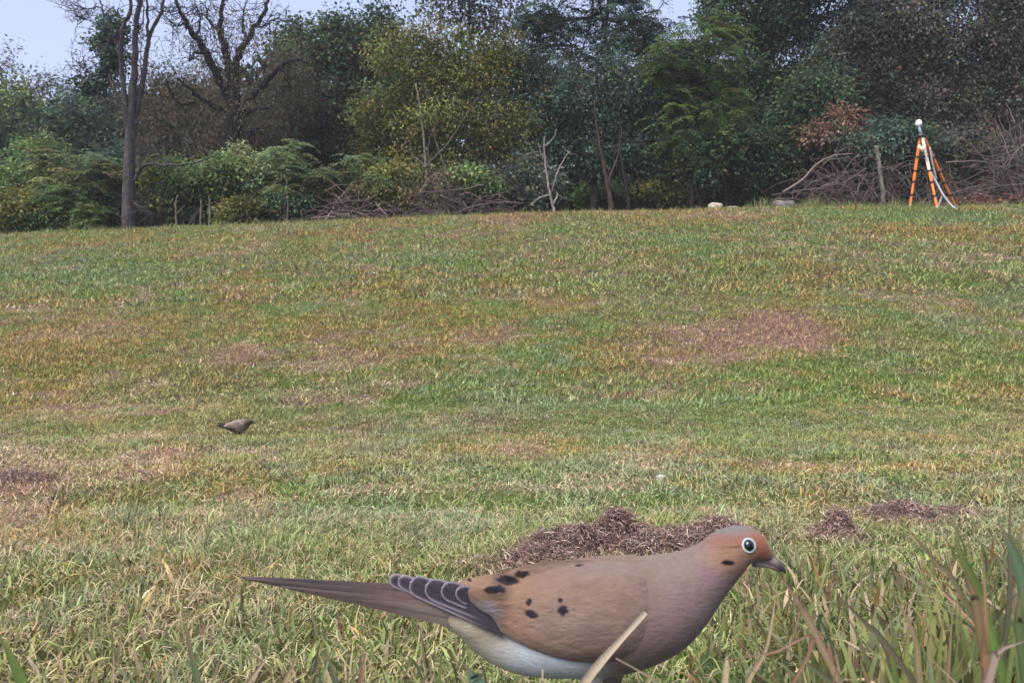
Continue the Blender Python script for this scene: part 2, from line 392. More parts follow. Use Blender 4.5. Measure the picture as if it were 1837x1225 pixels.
def ell_points(r, ells, d, n, squash=0.8, shell=2.4):
    e = np.array(ells, float); wts = (e[:, 2] * e[:, 3]); k = r.choice(len(e), n, p=wts / wts.sum())
    u_ = unit(r.normal(size=(n, 3))); rad = r.random(n) ** (1 / shell)
    # lumpy outline
    rad = rad * (0.62 + 0.72 * vnoise(u_[:, 0] * 2.3 + k * 3.1, u_[:, 2] * 2.3 + u_[:, 1] * 1.7, 7))
    p0 = pix(e[k, 0], e[k, 1], d)
    s = d / F
    off = u_ * rad[:, None] * np.stack([e[k, 2] * s, np.minimum(e[k, 2], e[k, 3]) * s * squash, e[k, 3] * s], -1)
    return p0 + off, u_, k
def lumpy(r, ells, k=4, lo=.28, hi=.55):
    o = [(a_, b_, c_ * .86, d_ * .86) for a_, b_, c_, d_ in ells]
    for a_, b_, c_, d_ in ells:
        for i in range(k):
            an = r.random() * 6.283; q_ = .75 + .35 * r.random(); f1 = lo + (hi - lo) * r.random()
            o.append((a_ + math.cos(an) * c_ * q_, b_ - math.sin(an) * d_ * q_ * (1 if math.sin(an) > 0 else .7), c_ * f1, d_ * f1 * (.7 + .6 * r.random())))
    return o
def crown(A, r, ells, d, n_cl, per, clr, L, W, pal, style='broad', droop=0.3, squash=0.8, shell=2.4, gap=0.0, bright=1.0):
    P, u_, k = ell_points(r, ells, d, n_cl, squash, shell)
    if gap > 0:
        g_ = vnoise(P[:, 0] * 1.9 + 5, P[:, 2] * 1.9 + P[:, 1] * .7, 13)
        P, u_ = P[g_ > gap], u_[g_ > gap]
    n_cl = len(P); pal = np.array(PAL[pal]) * 1.9 * bright
    cc = pal[r.integers(0, len(pal), n_cl)]
    oth = np.array([(.10, .12, .04), (.09, .075, .045), (.05, .085, .045), (.045, .06, .055), (.13, .085, .04)])[r.integers(0, 5, n_cl)] * (pal.mean() / .075) ** .6
    cc = np.where(r.random((n_cl, 1)) < .30, cc * .35 + oth * .65, cc)
    cc = cc * (0.35 + 1.3 * vnoise(P[:, 0] * 2.2, P[:, 2] * 2.2 + P[:, 1], 19))[:, None]
    if style == 'broad' or style == 'droop':
        n = n_cl * per; ci = np.repeat(np.arange(n_cl), per)
        off = r.normal(size=(n, 3)) * clr * np.array([1, 1, 0.65 if style == 'broad' else 1.2])
        C = P[ci] + off
        ax = unit(off) * 0.5 + u_[ci] * 0.35 + r.normal(size=(n, 3)) * 0.5 + np.array([0, 0, -droop])
        nr = np.array([0, -0.25, 1.0]) + r.normal(size=(n, 3)) * (0.55 if style == 'broad' else 1.0)
        c = cc[ci] * (0.55 + 0.95 * r.random((n, 1)) ** 1.3)
        s_ = 0.65 + 0.7 * r.random(n)
        leaves(A, C, ax, nr, L * s_, W * s_, c)
    else:                                   # compound fronds of paired leaflets
        nf = max(2, per // 18); ci = np.repeat(np.arange(n_cl), nf); n = len(ci)
        az = r.random(n) * 6.283
        dh = unit(np.stack([np.cos(az), np.sin(az), 0.25 + 0.3 * r.normal(size=n)], -1) + u_[ci] * 0.3)
        Lr = clr * 2.0 * (0.7 + 0.6 * r.random(n)); npair = 8
        sdv = unit(np.cross(dh, [0, 0, 1.0]))
        for j in range(npair):
            t = (j + 1) / npair
            p = P[ci] + dh * (Lr * t)[:, None] - np.outer(Lr * t * t * (0.45 + 0.25 * droop), [0, 0, 1])
            for sgn in (-1, 1):
                ax = sdv * sgn * 0.9 + dh * 0.35 + np.array([0, 0, -0.35]) + r.normal(size=(n, 3)) * 0.15
                nr = np.array([0, 0, 1.0]) + sdv * sgn * 0.3 + r.normal(size=(n, 3)) * 0.25
                s_ = (0.75 + 0.4 * r.random(n)) * (1.1 - 0.5 * abs(t - 0.45))
                leaves(A, p, ax, nr, L * s_, W * s_, cc[ci] * (0.75 + 0.5 * r.random((n, 1))))
    return P
BARK_D, BARK_G, BARK_L = (.035, .030, .028), (.075, .068, .062), (.20, .18, .16)
def wobble(r, a_, b_, n, amp):
    t = np.linspace(0, 1, n)[:, None]; p = a_ + (b_ - a_) * t
    L = np.linalg.norm(b_ - a_)
    o = np.cumsum(r.normal(size=(n, 3)), 0); o = o - o[0] - (o[-1] - o[0]) * t
    return p + o * amp * L / math.sqrt(n)
def tree(name, label, d, bx, ells, pal, n_cl, per, clr=.16, L=.085, W=.05, style='broad', droop=.3, tr=.07, bark=BARK_D, group=None, cat='tree',
         squash=.8, shell=2.4, gap=0.0, seed=0, twigs=30, stems=1, spread=0.25, lump=4):
    r = np.random.default_rng(1000 + seed + int(bx) * 7 + int(d * 10))
    x = (bx - CX) / F * d; base = np.array([x, d, float(G(np.array(x), np.array(d))) - 0.04])
    root = empty(name, base, label, cat, group)
    A = Acc(); P = crown(A, r, lumpy(r, ells, lump), d, int(n_cl * 1.15), per, clr, L, W, pal, style, droop, squash, shell, gap, 1.15 if cat == 'bush' else 1.0)
    A.build('crown', M['leaf'], root)
    B = Acc()
    e = np.array(ells, float); tops = pix(e[:, 0], e[:, 1], d)
    hubs = []
    for s in range(stems):
        top = tops[np.argsort(-tops[:, 2])[s % len(tops)]]
        b0 = base + (np.array([r.normal() * spread, r.normal() * spread, 0]) if stems > 1 else 0)
        b0[2] = float(G(b0[0], b0[1])) - 0.04
        p = wobble(r, b0, top, 9, 0.05); p[:, 0] = b0[0] + (p[:, 0] - b0[0]) * np.linspace(0, 1, 9) ** 0.5 if False else p[:, 0]
        B.tube(p, np.linspace(tr, tr * .25, 9) / (1 if s == 0 else 1.4), bark, 7); hubs.append(p)
    H = np.concatenate(hubs)
    for c_ in tops:
        i = np.argmin(np.linalg.norm(H - c_ - [0, 0, -0.5], axis=1)); i = max(i - 1, 1)
        p = wobble(r, H[i], c_, 6, 0.10); B.tube(p, np.linspace(tr * .45, tr * .15, 6), bark, 5); H = np.concatenate([H, p[2:]])
    if len(P):
        for c_ in P[r.choice(len(P), min(twigs, len(P)), replace=False)]:
            i = np.argmin(np.linalg.norm(H - c_ + [0, 0, 0.1], axis=1))
            B.tube(wobble(r, H[i], c_, 5, 0.12), np.linspace(tr * .16, .004, 5), bark, 4, False)
    B.build('trunk', M['bark'], root, True)
    return root

WOODS = 'trees of the wood behind the lawn'
# far rows
tree('broadleaf_tree', 'rounded mid green tree at the left end of the wood, open sky above it', 24, 70, [(30, 255, 75, 65), (100, 245, 75, 60), (60, 300, 110, 60)], 'mid', 420, 42, .26, .13, .08, seed=1, group=WOODS, tr=.12)
tree('thin_tree', 'sparse pale tree rising above the rounded tree at the left end', 30, 90, [(0, 120, 18, 50), (70, 155, 45, 18), (100, 150, 30, 18), (60, 200, 90, 40)], 'purple', 110, 24, .3, .14, .08, seed=2, group=WOODS, tr=.09, twigs=60)
tree('vine_clad_tree', 'dark vine clad tree standing behind the bare tree', 21, 165, [(150, 215, 36, 40), (185, 250, 50, 55), (130, 265, 50, 55), (192, 190, 16, 25)], 'blue', 300, 40, .2, .11, .07, seed=3, group=WOODS)
tree('gnarled_tree_canopy', 'brown leaved tree with drooping dry foliage behind the crooked dark limbs', 18.5, 330, [(330, 190, 75, 65), (300, 250, 60, 50), (380, 250, 70, 50), (470, 220, 70, 60), (520, 150, 45, 55)], 'brown', 620, 42, .24, .085, .024, 'droop', .9, seed=4, group=WOODS, shell=1.8)
tree('evergreen_tree', 'dense dark green tree filling the gap below the open sky', 20, 610, [(590, 105, 75, 60), (650, 90, 60, 65), (640, 190, 70, 80), (550, 210, 70, 70), (600, 270, 90, 45), (525, 85, 35, 35), (690, 60, 40, 35)], 'dark', 760, 42, .22, .11, .07, seed=5, group=WOODS, tr=.13)
tree('thin_tree', 'tall thin tree with sparse purplish leaves above the olive tree', 20, 850, [(800, -10, 70, 50), (880, 15, 65, 60), (850, -70, 110, 60), (920, 60, 40, 40)], 'dusk', 230, 26, .22, .10, .06, seed=6, group=WOODS, twigs=70)
tree('olive_tree', 'broad yellowish olive green tree with many thin stems', 15.6, 790, [(735, 95, 60, 60), (820, 100, 75, 65), (770, 190, 100, 80), (880, 200, 60, 90), (715, 270, 55, 50), (830, 285, 85, 55), (690, 180, 35, 60), (900, 110, 35, 50)], 'olive', 800, 36, .16, .072, .036, seed=7, group=WOODS, stems=9, spread=.9, tr=.034, twigs=110, bark=BARK_G, lump=6, shell=1.9)
tree('locust_tree', 'dark airy tree with feathery fronds against the sky', 17.5, 1085, [(1000, 40, 60, 45), (1090, 40, 60, 60), (1170, 40, 60, 55), (1040, 110, 80, 45), (1150, 110, 80, 50), (960, 90, 40, 40), (1090, -60, 130, 50)], 'blue', 420, 72, .24, .11, .040, 'frond', .8, seed=8, group=WOODS, twigs=70, tr=.09, shell=1.9)
tree('locust_tree', 'dusky blue green tree with low hanging boughs over the pale forked sapling', 15.8, 1095, [(1000, 190, 75, 70), (1090, 180, 90, 80), (1180, 200, 70, 80), (1030, 270, 70, 45), (1120, 275, 90, 55), (1190, 290, 50, 40), (950, 230, 40, 60)], 'blue', 640, 38, .16, .075, .04, 'broad', .5, seed=9, group=WOODS, tr=.10, twigs=60, stems=2, spread=.35)
tree('locust_tree', 'lighter green feathery tree right of the airy dark one', 15.2, 1240, [(1215, 150, 55, 60), (1270, 90, 60, 60), (1230, 230, 60, 55), (1290, 170, 50, 70), (1190, 120, 30, 30)], 'mid', 420, 60, .2, .09, .036, 'frond', .7, seed=10, group=WOODS, tr=.06)
tree('broadleaf_tree', 'big dark tree with small sky holes in its crown', 17, 1390, [(1340, 30, 90, 70), (1330, 140, 80, 70), (1460, 50, 100, 70), (1400, 160, 60, 40), (1440, 230, 90, 60), (1340, 240, 90, 60), (1400, -60, 160, 60)], 'dark', 900, 54, .15, .082, .052, seed=11, group=WOODS, tr=.16, gap=.22)
tree('broadleaf_tree', 'dark low tree casting deep shade over the lawn edge', 15.2, 1370, [(1300, 260, 60, 45), (1370, 270, 75, 50), (1440, 240, 60, 50), (1260, 300, 45, 40), (1480, 170, 50, 50)], 'dark', 480, 40, .15, .08, .05, seed=12, group=WOODS, tr=.07)
tree('broadleaf_tree', 'tall grey green tree with hanging leaves behind the tripod', 16, 1590, [(1560, 50, 80, 80), (1630, 110, 80, 80), (1530, 150, 70, 60), (1590, 210, 90, 60), (1600, -60, 130, 60)], 'dusk', 900, 56, .14, .080, .040, 'droop', .6, seed=13, group=WOODS, tr=.14)
tree('vine_clad_tree', 'vine smothered tree with reddish dead leaves right of the tripod', 15.5, 1780, [(1720, 60, 80, 90), (1800, 90, 70, 100), (1690, 180, 70, 50), (1780, 200, 80, 45), (1860, 120, 60, 120), (1780, -50, 120, 60)], 'purple', 950, 54, .135, .076, .038, 'droop', .6, seed=14, group=WOODS, tr=.12, gap=.08)

# shrubs and undergrowth
UG = 'undergrowth bushes below the trees'
def bush(label, d, cx, cy, rx, ry, pal, n_cl, per=30, style='broad', L=.075, W=.04, clr=.13, name='bush', stems=4, seed=0, droop=.3, extra=()):
    return tree(name, label, d, cx, [(cx, cy, rx, ry)] + list(extra), pal, n_cl, per, clr, L, W, style, droop, .018, BARK_G, UG, 'bush', .9, 2.0, 0, seed, 16, stems, .18, 9)
LB = [
    ('light green bush with yellowish leaves at the left end of the lawn edge', 13.9, 20, 375, 50, 45, 'olive', 90),
    ('tall leafy green bush at the left end of the undergrowth', 14.6, 50, 315, 60, 50, 'mid', 130),
    ('green feathery sapling clump standing left of the bare trunk', 14.3, 120, 320, 55, 55, 'fresh', 70),
    ('low green bush in front of the feathery sapling clump', 14.0, 115, 380, 60, 38, 'mid', 120),
    ('bluish green bush close left of the bare trunk', 14.8, 185, 330, 50, 60, 'blue', 120),
    ('dim low bush at the foot of the bare trunk', 14.4, 190, 390, 45, 30, 'dark', 80),
    ('olive green bush close right of the bare trunk', 14.6, 285, 335, 45, 45, 'olive', 110),
    ('round green bush above the thin pale stems', 14.4, 350, 325, 60, 45, 'mid', 140),
    ('leafy green bush below the crooked dark tree', 14.6, 430, 330, 55, 45, 'fresh', 120),
    ('low yellow green bush right of the thin pale stems', 14.0, 430, 385, 30, 22, 'olive', 50),
    ('bright green feathery sapling clump left of the stick pile', 14.5, 530, 320, 60, 45, 'fresh', 70),
    ('low dark bush left of the stick pile', 14.3, 510, 380, 45, 25, 'dark', 80),
    ('bright green feathery sapling clump behind the stick pile', 14.6, 620, 325, 60, 38, 'fresh', 70),
    ('olive bush at the foot of the olive tree', 14.6, 705, 335, 45, 35, 'olive', 90),
    ('reddish brown bramble bush behind the long stick pile', 14.5, 790, 345, 55, 35, 'brown', 110),
    ('small bright leaved bush among the brambles', 14.3, 845, 325, 40, 22, 'mid', 60),
    ('dusky bramble bush left of the pale forked sapling', 14.7, 920, 330, 60, 45, 'dusk', 110),
    ('sunlit pale green bush seen between the dark trunks', 17.5, 1215, 335, 60, 35, 'olive', 90),
    ('pale green bush seen beside the reddish double trunk', 17.0, 1080, 345, 45, 25, 'mid', 60),
    ('reddish dry vine bush arching over the pale pole', 14.8, 1510, 245, 55, 40, 'red', 110),
    ('grey green bush standing on the pale pole beside the tripod', 14.5, 1590, 260, 60, 35, 'blue', 130),
    ('dark vine bush hanging just behind the tripod head', 15.0, 1680, 260, 55, 40, 'dusk', 110),
    ('dead leaved tangle at the right end of the lawn edge', 14.8, 1800, 310, 70, 50, 'purple', 110),
    ('dim bush filling the shade under the dark low tree', 16.2, 1330, 340, 80, 40, 'dark', 110),
    ('dim purplish bramble behind the arching branch pile', 15.2, 1500, 320, 70, 45, 'dusk', 120),
]
for i, (lb, d_, cx, cy, rx, ry, pl, n_) in enumerate(LB):
    fr = 'feathery' in lb
    bush(lb, d_, cx, cy, rx, ry, pl, n_, 72 if fr else 36, 'frond' if fr else 'broad', .09 if fr else .075, .034 if fr else .042, .18 if fr else .12, seed=100 + i)

# the wood beyond, one mass
A = Acc(); r = np.random.default_rng(77)
TOPX = [-500, 0, 110, 200, 300, 450, 500, 560, 700, 760, 900, 1000, 1120, 1200, 1300, 1500, 1837, 2400]
TOPY = [200, 190, 190, 180, 150, 130, 90, 80, 90, 60, 100, 130, 130, 120, 120, 110, 70, 60]
for n_, d_, pl in ((34000, 21.5, 'dark'), (30000, 25, 'dusk'), (26000, 31, 'blue')):
    dd = d_ + r.normal(size=n_) * 1.2
    px_ = -600 + 3000 * r.random(n_); top = np.interp(px_, TOPX, TOPY) + 90 * (fbm(px_ / 60, dd * .3, 91, 3) - .5)
    py_ = top + (455 - top) * r.random(n_) ** .8
    P = pix(px_, py_, dd)
    pal = np.array(PAL[pl]); c = pal[r.integers(0, 3, n_)] * (0.6 + .6 * r.random((n_, 1)))
    s_ = 0.6 + .8 * r.random(n_)
    leaves(A, P, r.normal(size=(n_, 3)) + [0, 0, -.4], r.normal(size=(n_, 3)) * .8 + [0, -.3, .8], .30 * s_, .19 * s_, c)
for i in range(70):
    px0 = -300 + 2500 * r.random(); d_ = 19 + 9 * r.random(); x = (px0 - CX) / F * d_
    b = np.array([x, d_, float(G(np.array(x), np.array(d_)))]); tp = b + [r.normal() * .5, 0, 3.0 + 1.5 * r.random()]
    A.tube(wobble(r, b, tp, 6, .05), np.linspace(.06 + .05 * r.random(), .006, 6), BARK_D, 5)
tag(A.build('woodland', M['leaf']), 'dim mass of leaves and trunks deep in the wood', 'woodland', kind='stuff')

# leaf litter and low dead stuff along the lawn edge
A = Acc(); n_ = 9000
px_ = -100 + 2100 * r.random(n_); d_ = 13.35 + 2.4 * r.random(n_) ** 1.3; d_ = np.where(px_ < 1650, d_ + .3, d_); x = (px_ - CX) / F * d_
P = np.stack([x, d_, G(x, d_) + .02 * r.random(n_) + .22 * sm(1650, 1740, px_) * r.random(n_) ** 2], -1)
rd = (sm(1640, 1720, px_) * .9 + sm(560, 620, px_) * (1 - sm(920, 980, px_)) * .3)[:, None]
c = (np.array([.075, .055, .045]) * (1 - rd) + np.array([.30, .15, .105]) * rd) * (.5 + r.random((n_, 1)))
leaves(A, P, r.normal(size=(n_, 3)) * [1, 1, .3], r.normal(size=(n_, 3)) * .5 + [0, 0, 1], .07 + .06 * r.random(n_), .04 + .03 * r.random(n_), c)
tag(A.build('leaf_litter', M['leaf']), 'brown fallen leaves under the trees along the lawn edge', 'leaf litter', kind='stuff')

# ---- trees with bare limbs drawn limb by limb (photo pixels at their own distance)
def limb(A, pts, d, r0, r1, col, sides=6, n=None, r=None, jit=0.0):
    p = np.array(pts, float); q_ = spline(p, n or max(8, 5 * len(p)))
    if jit and r is not None: q_[1:-1] += r.normal(size=q_[1:-1].shape) * jit
    dd = d if np.ndim(d) == 0 else np.interp(np.linspace(0, 1, len(q_)), np.linspace(0, 1, len(d)), d)
    P = pix(q_[:, 0], q_[:, 1], dd)
    A.tube(P, np.linspace(r0, r1, len(P)), col, sides); return P
def twig_spray(A, r, P, n, L, col, depth=2, up=0.3):
    for i in r.integers(len(P) // 3, len(P), n):
        dv = unit(r.normal(size=3) + [0, 0, up]); e_ = P[i] + dv * L * (.5 + r.random())
        q_ = wobble(r, P[i], e_, 6, .12); A.tube(q_, np.linspace(.008 * L / .6 + .003, .003, 6), col, 4, False)
        if depth > 1: twig_spray(A, r, q_, 3, L * .5, col, depth - 1, up)

D = 14.0
gz = lambda px_, d_: float(proj(np.array([[(px_ - CX) / F * d_, d_, float(G(np.array((px_ - CX) / F * d_), np.array(d_)))]]))[1][0])
r = np.random.default_rng(31)
b0 = np.array([(232 - CX) / F * D, D, float(G(np.array((232 - CX) / F * D), np.array(D)))])
bt = empty('bare_tree', b0, 'tall leafless dead tree with upright forked limbs and a dark ivy clump', 'tree', WOODS)
A = Acc(); gy_ = gz(232, D) + 6
limb(A, [(232, gy_), (231, 380), (231, 330), (233, 270), (234, 225), (237, 180), (239, 140)], D, .135, .052, (.062, .056, .058), 10)
A.build('trunk', M['bark'], bt, True)
A = Acc(); BC = (.055, .050, .052); br = []
for pts, r0, r1, dd in [
    ([(233, 275), (229, 220), (222, 160), (216, 95), (222, 45), (236, 15), (226, -30)], .07, .035, [14, 13.8]), ([(235, 200), (239, 150), (243, 80), (247, 20), (252, -60)], .085, .05, 14),
    ([(235, 270), (243, 215), (256, 150), (266, 80), (272, 55), (290, 20), (296, -20)], .07, .03, [14, 14.3]), ([(268, 70), (264, 30), (263, -10), (266, -40)], .035, .02, 14.2),
    ([(231, 230), (218, 190), (200, 150), (190, 110), (188, 60), (184, 20), (176, -5)], .05, .02, [14, 14.4]), ([(188, 30), (180, 14), (160, 16), (138, 18), (126, 16)], .02, .006, 14.4),
    ([(160, 16), (148, 30), (136, 50)], .012, .004, 14.4), ([(172, 14), (160, 32), (150, 38)], .010, .004, 14.4), ([(196, 105), (170, 103), (150, 115), (140, 145)], .018, .005, 14.2), ([(150, 115), (130, 118)], .01, .004, 14.2),
    ([(243, 325), (250, 305), (264, 295), (300, 296), (350, 292), (385, 280)], .05, .012, [14, 13.7]), ([(250, 305), (253, 285), (252, 270)], .03, .01, 13.9), ([(240, 366), (252, 372), (264, 374)], .035, .012, 13.8),
    ([(290, 22), (305, 22), (320, 20)], .016, .006, 14.3), ([(247, 60), (256, 40), (258, 10), (252, -20)], .02, .01, 13.9), ([(216, 110), (208, 80), (200, 60)], .02, .008, 13.8), ([(228, 190), (214, 185), (206, 200)], .03, .01, 13.8),
    ([(255, 150), (252, 100), (256, 60)], .016, .006, 13.8)]:
    P_ = limb(A, pts, dd, r0 * .8, r1 * .75, BC, 7, r=r, jit=1.2); br.append(P_)
    twig_spray(A, r, P_, 10, .38, BC)
A.build('limbs', M['bark'], bt, True)
A = Acc()
crown(A, r, [(200, 60, 20, 38), (186, 75, 22, 22), (205, 100, 18, 25), (195, 130, 16, 26), (160, 150, 28, 20)], 14.3, 150, 26, .09, .07, .05, 'blue', 'broad', .4, .8)
crown(A, r, [(222, 170, 14, 60), (240, 190, 16, 60), (258, 110, 8, 30)], 14.1, 26, 14, .07, .06, .04, 'blue', 'broad', .4, .9)
A.build('ivy', M['leaf'], bt)

D = 16.8; r = np.random.default_rng(32)
b0 = np.array([(410 - CX) / F * D, D, float(G(np.array((410 - CX) / F * D), np.array(D)))])
gt = empty('crooked_tree', b0, 'crooked nearly black tree with twisting branches reaching over the brown foliage', 'tree', WOODS)
A = Acc(); DK = (.020, .018, .020)
limb(A, [(405, gz(410, D) + 5), (404, 330), (408, 280), (416, 220), (420, 170), (414, 120)], D, .21, .12, DK, 9); A.build('trunk', M['bark'], gt, True)
A = Acc()
for pts, r0, r1, dd in [
    ([(416, 190), (392, 140), (368, 95), (352, 70), (336, 45), (322, 20), (312, -10)], .11, .03, [16.8, 16.2]), ([(416, 150), (404, 90), (396, 60), (398, 20), (404, -20)], .10, .03, 16.8),
    ([(420, 160), (424, 110), (444, 70), (470, 30), (484, -10)], .10, .03, [16.8, 17.2]), ([(418, 240), (440, 190), (470, 155), (505, 118), (530, 106), (552, 112)], .09, .025, [16.8, 16.0]),
    ([(408, 290), (430, 230), (448, 200), (470, 192), (488, 196)], .07, .02, [16.8, 16.2]), ([(412, 290), (440, 250), (470, 228), (500, 226)], .06, .02, [16.8, 16.1]), ([(405, 200), (375, 185), (350, 170), (330, 150), (318, 140)], .06, .015, [16.8, 16.0]),
    ([(350, 185), (320, 185), (305, 165), (300, 140)], .04, .012, 16.1), ([(368, 95), (352, 96), (338, 110)], .03, .01, 16.3), ([(396, 60), (376, 40), (368, 10)], .04, .015, 16.7), ([(352, 70), (358, 40), (352, 10)], .03, .012, 16.2),
    ([(444, 70), (436, 40), (440, 5)], .04, .012, 17), ([(505, 118), (516, 140), (520, 165)], .03, .01, 16), ([(460, 50), (478, 44), (492, 30)], .03, .01, 17), ([(330, 40), (316, 48), (306, 40)], .02, .008, 16.2)]:
    P_ = limb(A, pts, dd, r0, r1, DK, 7, r=r, jit=1.6); twig_spray(A, r, P_, 12, .5, DK)
A.build('limbs', M['bark'], gt, True)
A = Acc()
crown(A, r, [(430, 150, 45, 60), (470, 80, 35, 45), (400, 60, 60, 50), (350, 60, 40, 50), (460, 200, 70, 40), (360, 210, 60, 40)], 16.6, 200, 24, .20, .07, .025, 'brown', 'droop', .9, .8, 1.8)
A.build('crown', M['leaf'], gt)

# pale saplings and poles
def sapling(label, d, bx, limbs_, col=BARK_L, name='sapling', r0=.03):
    x = (bx - CX) / F * d
    root = empty(name, (x, d, float(G(np.array(x), np.array(d)))), label, 'sapling', 'thin saplings and poles at the lawn edge')
    rr = np.random.default_rng(int(bx)); A = Acc(); gy0 = gz(bx, d) + 4
    for j, (pts, a_, b_) in enumerate(limbs_):
        if j == 0: pts = [(bx, gy0)] + pts
        P_ = limb(A, pts, d, a_, b_, col, 6, r=rr, jit=.5)
        if j: twig_spray(A, rr, P_, 2, .15, col, 1)
    A.build('stem', M['bark'], root, True)
sapling('pale forked sapling standing alone in front of the dark wood', 13.6, 994, [([(993, 375), (987, 350), (982, 320), (978, 290), (976, 255), (977, 245)], .030, .009), ([(985, 350), (970, 354), (958, 362), (951, 368)], .018, .006), ([(992, 368), (998, 355), (1000, 346)], .02, .008), ([(976, 262), (984, 258), (994, 245), (998, 232)], .014, .006), ([(990, 345), (1000, 310), (1012, 285), (1022, 272)], .012, .006), ([(977, 285), (970, 275), (966, 258)], .010, .005)], (.22, .20, .18))
sapling('bare grey pole leaning beside the tripod', 13.7, 1586, [([(1584, 350), (1580, 320), (1576, 290), (1572, 262)], .042, .036)], (.17, .15, .14), 'pole')
sapling('slim pale stem with a forked top left of the paired stems', 13.7, 316, [([(316, 385), (315, 365), (318, 350)], .022, .012), ([(316, 385), (324, 376), (332, 368)], .012, .006)], (.13, .12, .10))
sapling('slim pale stem of the close pair, the one beside the forked stem', 13.7, 359, [([(360, 380), (361, 360)], .020, .014)], (.15, .13, .11))
sapling('slim pale stem of the close pair, the one beside the yellow green bush', 13.75, 375, [([(376, 380), (376, 358)], .020, .014)], (.15, .13, .11))
sapling('slim stem among the leaves left of the stick pile', 13.9, 516, [([(516, 380), (515, 350), (514, 320)], .018, .010)], (.11, .10, .09))
sapling('reddish brown leaning trunk under the low hanging boughs', 14.8, 1098, [([(1095, 360), (1088, 325), (1082, 290), (1072, 240), (1066, 180)], .065, .012), ([(1090, 350), (1094, 320), (1108, 280), (1116, 230)], .04, .008)], (.055, .036, .034), 'leaning_tree')
sapling('thin dark trunk right of the reddish leaning trunk', 15.4, 1130, [([(1126, 350), (1118, 310), (1112, 260), (1110, 190)], .05, .01)], (.03, .027, .026), 'dark_sapling')
sapling('slender dark trunk bent to the left in the shade', 15.2, 1258, [([(1254, 350), (1248, 310), (1238, 285), (1220, 240)], .035, .008)], (.03, .025, .023), 'dark_sapling')
sapling('slender dark trunk beside the white stone', 15.2, 1303, [([(1302, 350), (1305, 310), (1300, 270), (1290, 220)], .035, .008)], (.025, .022, .022), 'dark_sapling')
sapling('light grey stem rising inside the olive tree', 15.0, 768, [([(766, 340), (764, 300), (760, 250), (754, 200), (746, 150)], .035, .014), ([(764, 300), (748, 285), (738, 278)], .014, .006)], (.16, .145, .13))

# stick piles
def sticks(name, label, d, boxes, n, col, n_twig, arch=0.4, lr=(40, 120), rad=(.008, .02), seed=0):
    rr = np.random.default_rng(seed)
    mx = np.mean([(b[0] + b[1]) / 2 for b in boxes]); x = (mx - CX) / F * d
    root = empty(name, (x, d, float(G(np.array(x), np.array(d)))), label, 'stick pile', 'piles of dead branches at the lawn edge')
    def one(A, thin):
        b = boxes[rr.integers(len(boxes))]; dd = d + rr.normal() * .25
        x0 = b[0] + (b[1] - b[0]) * rr.random(); y0 = b[3] - (b[3] - b[2]) * rr.random() ** 1.6
        env = 1 - abs((x0 - (b[0] + b[1]) / 2) / ((b[1] - b[0]) / 2)) ** 2 * .7
        L = lr[0] + (lr[1] - lr[0]) * rr.random() ** 1.5; an = rr.normal() * .55 + (0 if rr.random() < .5 else math.pi)
        if rr.random() < .22: an = 1.57 + rr.normal() * .4
        y0 = b[3] - (b[3] - b[2]) * env * rr.random() ** 1.3
        dx, dy = math.cos(an) * L, -math.sin(an) * L * .8; bow = arch * L * rr.normal() * .5
        t4 = np.array([0, .33, .66, 1])
        pts = np.stack([x0 + dx * (t4 - .5), y0 + dy * (t4 - .5) - bow * np.sin(t4 * 3.14)], -1)
        pts[:, 1] = np.minimum(pts[:, 1], b[3] + 2); pts[:, 1] = np.maximum(pts[:, 1], b[2] - 14)
        c = np.array(col[rr.integers(len(col))]) * (.7 + .6 * rr.random())
        r0 = rad[0] + (rad[1] - rad[0]) * rr.random() ** 2
        if thin: r0 = .0035 + .004 * rr.random()
        limb(A, pts, [dd - .15, dd + rr.normal() * .3], r0, r0 * .45, c, 4 if thin else 5, 8 if thin else 12, rr, 1.0)
    for i in range(n):
        A = Acc(); one(A, False); A.build('stick', M['stick'], root, True)
    A = Acc()
    for i in range(n_twig): one(A, True)
    tag(A.build('twigs', M['stick'], root), kind='stuff')
    return root
MV = [(.082, .060, .062), (.11, .085, .082), (.060, .038, .042), (.16, .125, .115)]
sticks('stick_pile', 'heap of broken reddish sticks at the lawn edge right of the green bushes', 13.75, [(562, 700, 345, 402), (580, 680, 330, 402)], 40, MV, 70, .25, (30, 100), (.009, .022), 1)
sticks('stick_pile', 'long tangle of mauve brushwood and vines under the olive tree', 13.9, [(690, 930, 345, 398), (760, 900, 330, 396)], 36, MV, 110, .45, (40, 150), (.006, .014), 2)
sticks('stick_pile', 'tangle of arching grey branches left of the bare pole', 14.0, [(1440, 1600, 285, 378), (1450, 1570, 300, 378)], 42, MV, 110, .6, (50, 170), (.007, .015), 3)
sticks('stick_pile', 'purplish brushwood behind the tripod legs', 14.2, [(1590, 1720, 290, 376)], 26, MV, 70, .5, (50, 140), (.006, .012), 4)
sticks('stick_pile', 'leaning dry canes and vines at the right end of the lawn edge', 14.0, [(1700, 1850, 260, 372), (1760, 1860, 200, 372)], 40, MV, 80, .3, (60, 180), (.006, .014), 5)
A = Acc(); x = (1450 - CX) / F * 13.6
limb(A, [(1405, 345), (1440, 322), (1465, 295), (1495, 280), (1530, 276)], [13.5, 13.9], .024, .010, MV[3], 6)
rt = empty('fallen_branch', pix(1440, 330, 13.6), 'pale arching fallen branch over the grey branch tangle', 'branch'); A.build('stem', M['stick'], rt, True)
A = Acc(); P_ = limb(A, [(1440, 324), (1425, 338), (1420, 372)], [13.6, 13.6], .012, .010, MV[1], 5); limb(A, [(1500, 280), (1512, 300), (1520, 312)], 13.8, .010, .006, MV[1], 5); A.build('side_branch', M['stick'], rt, True)
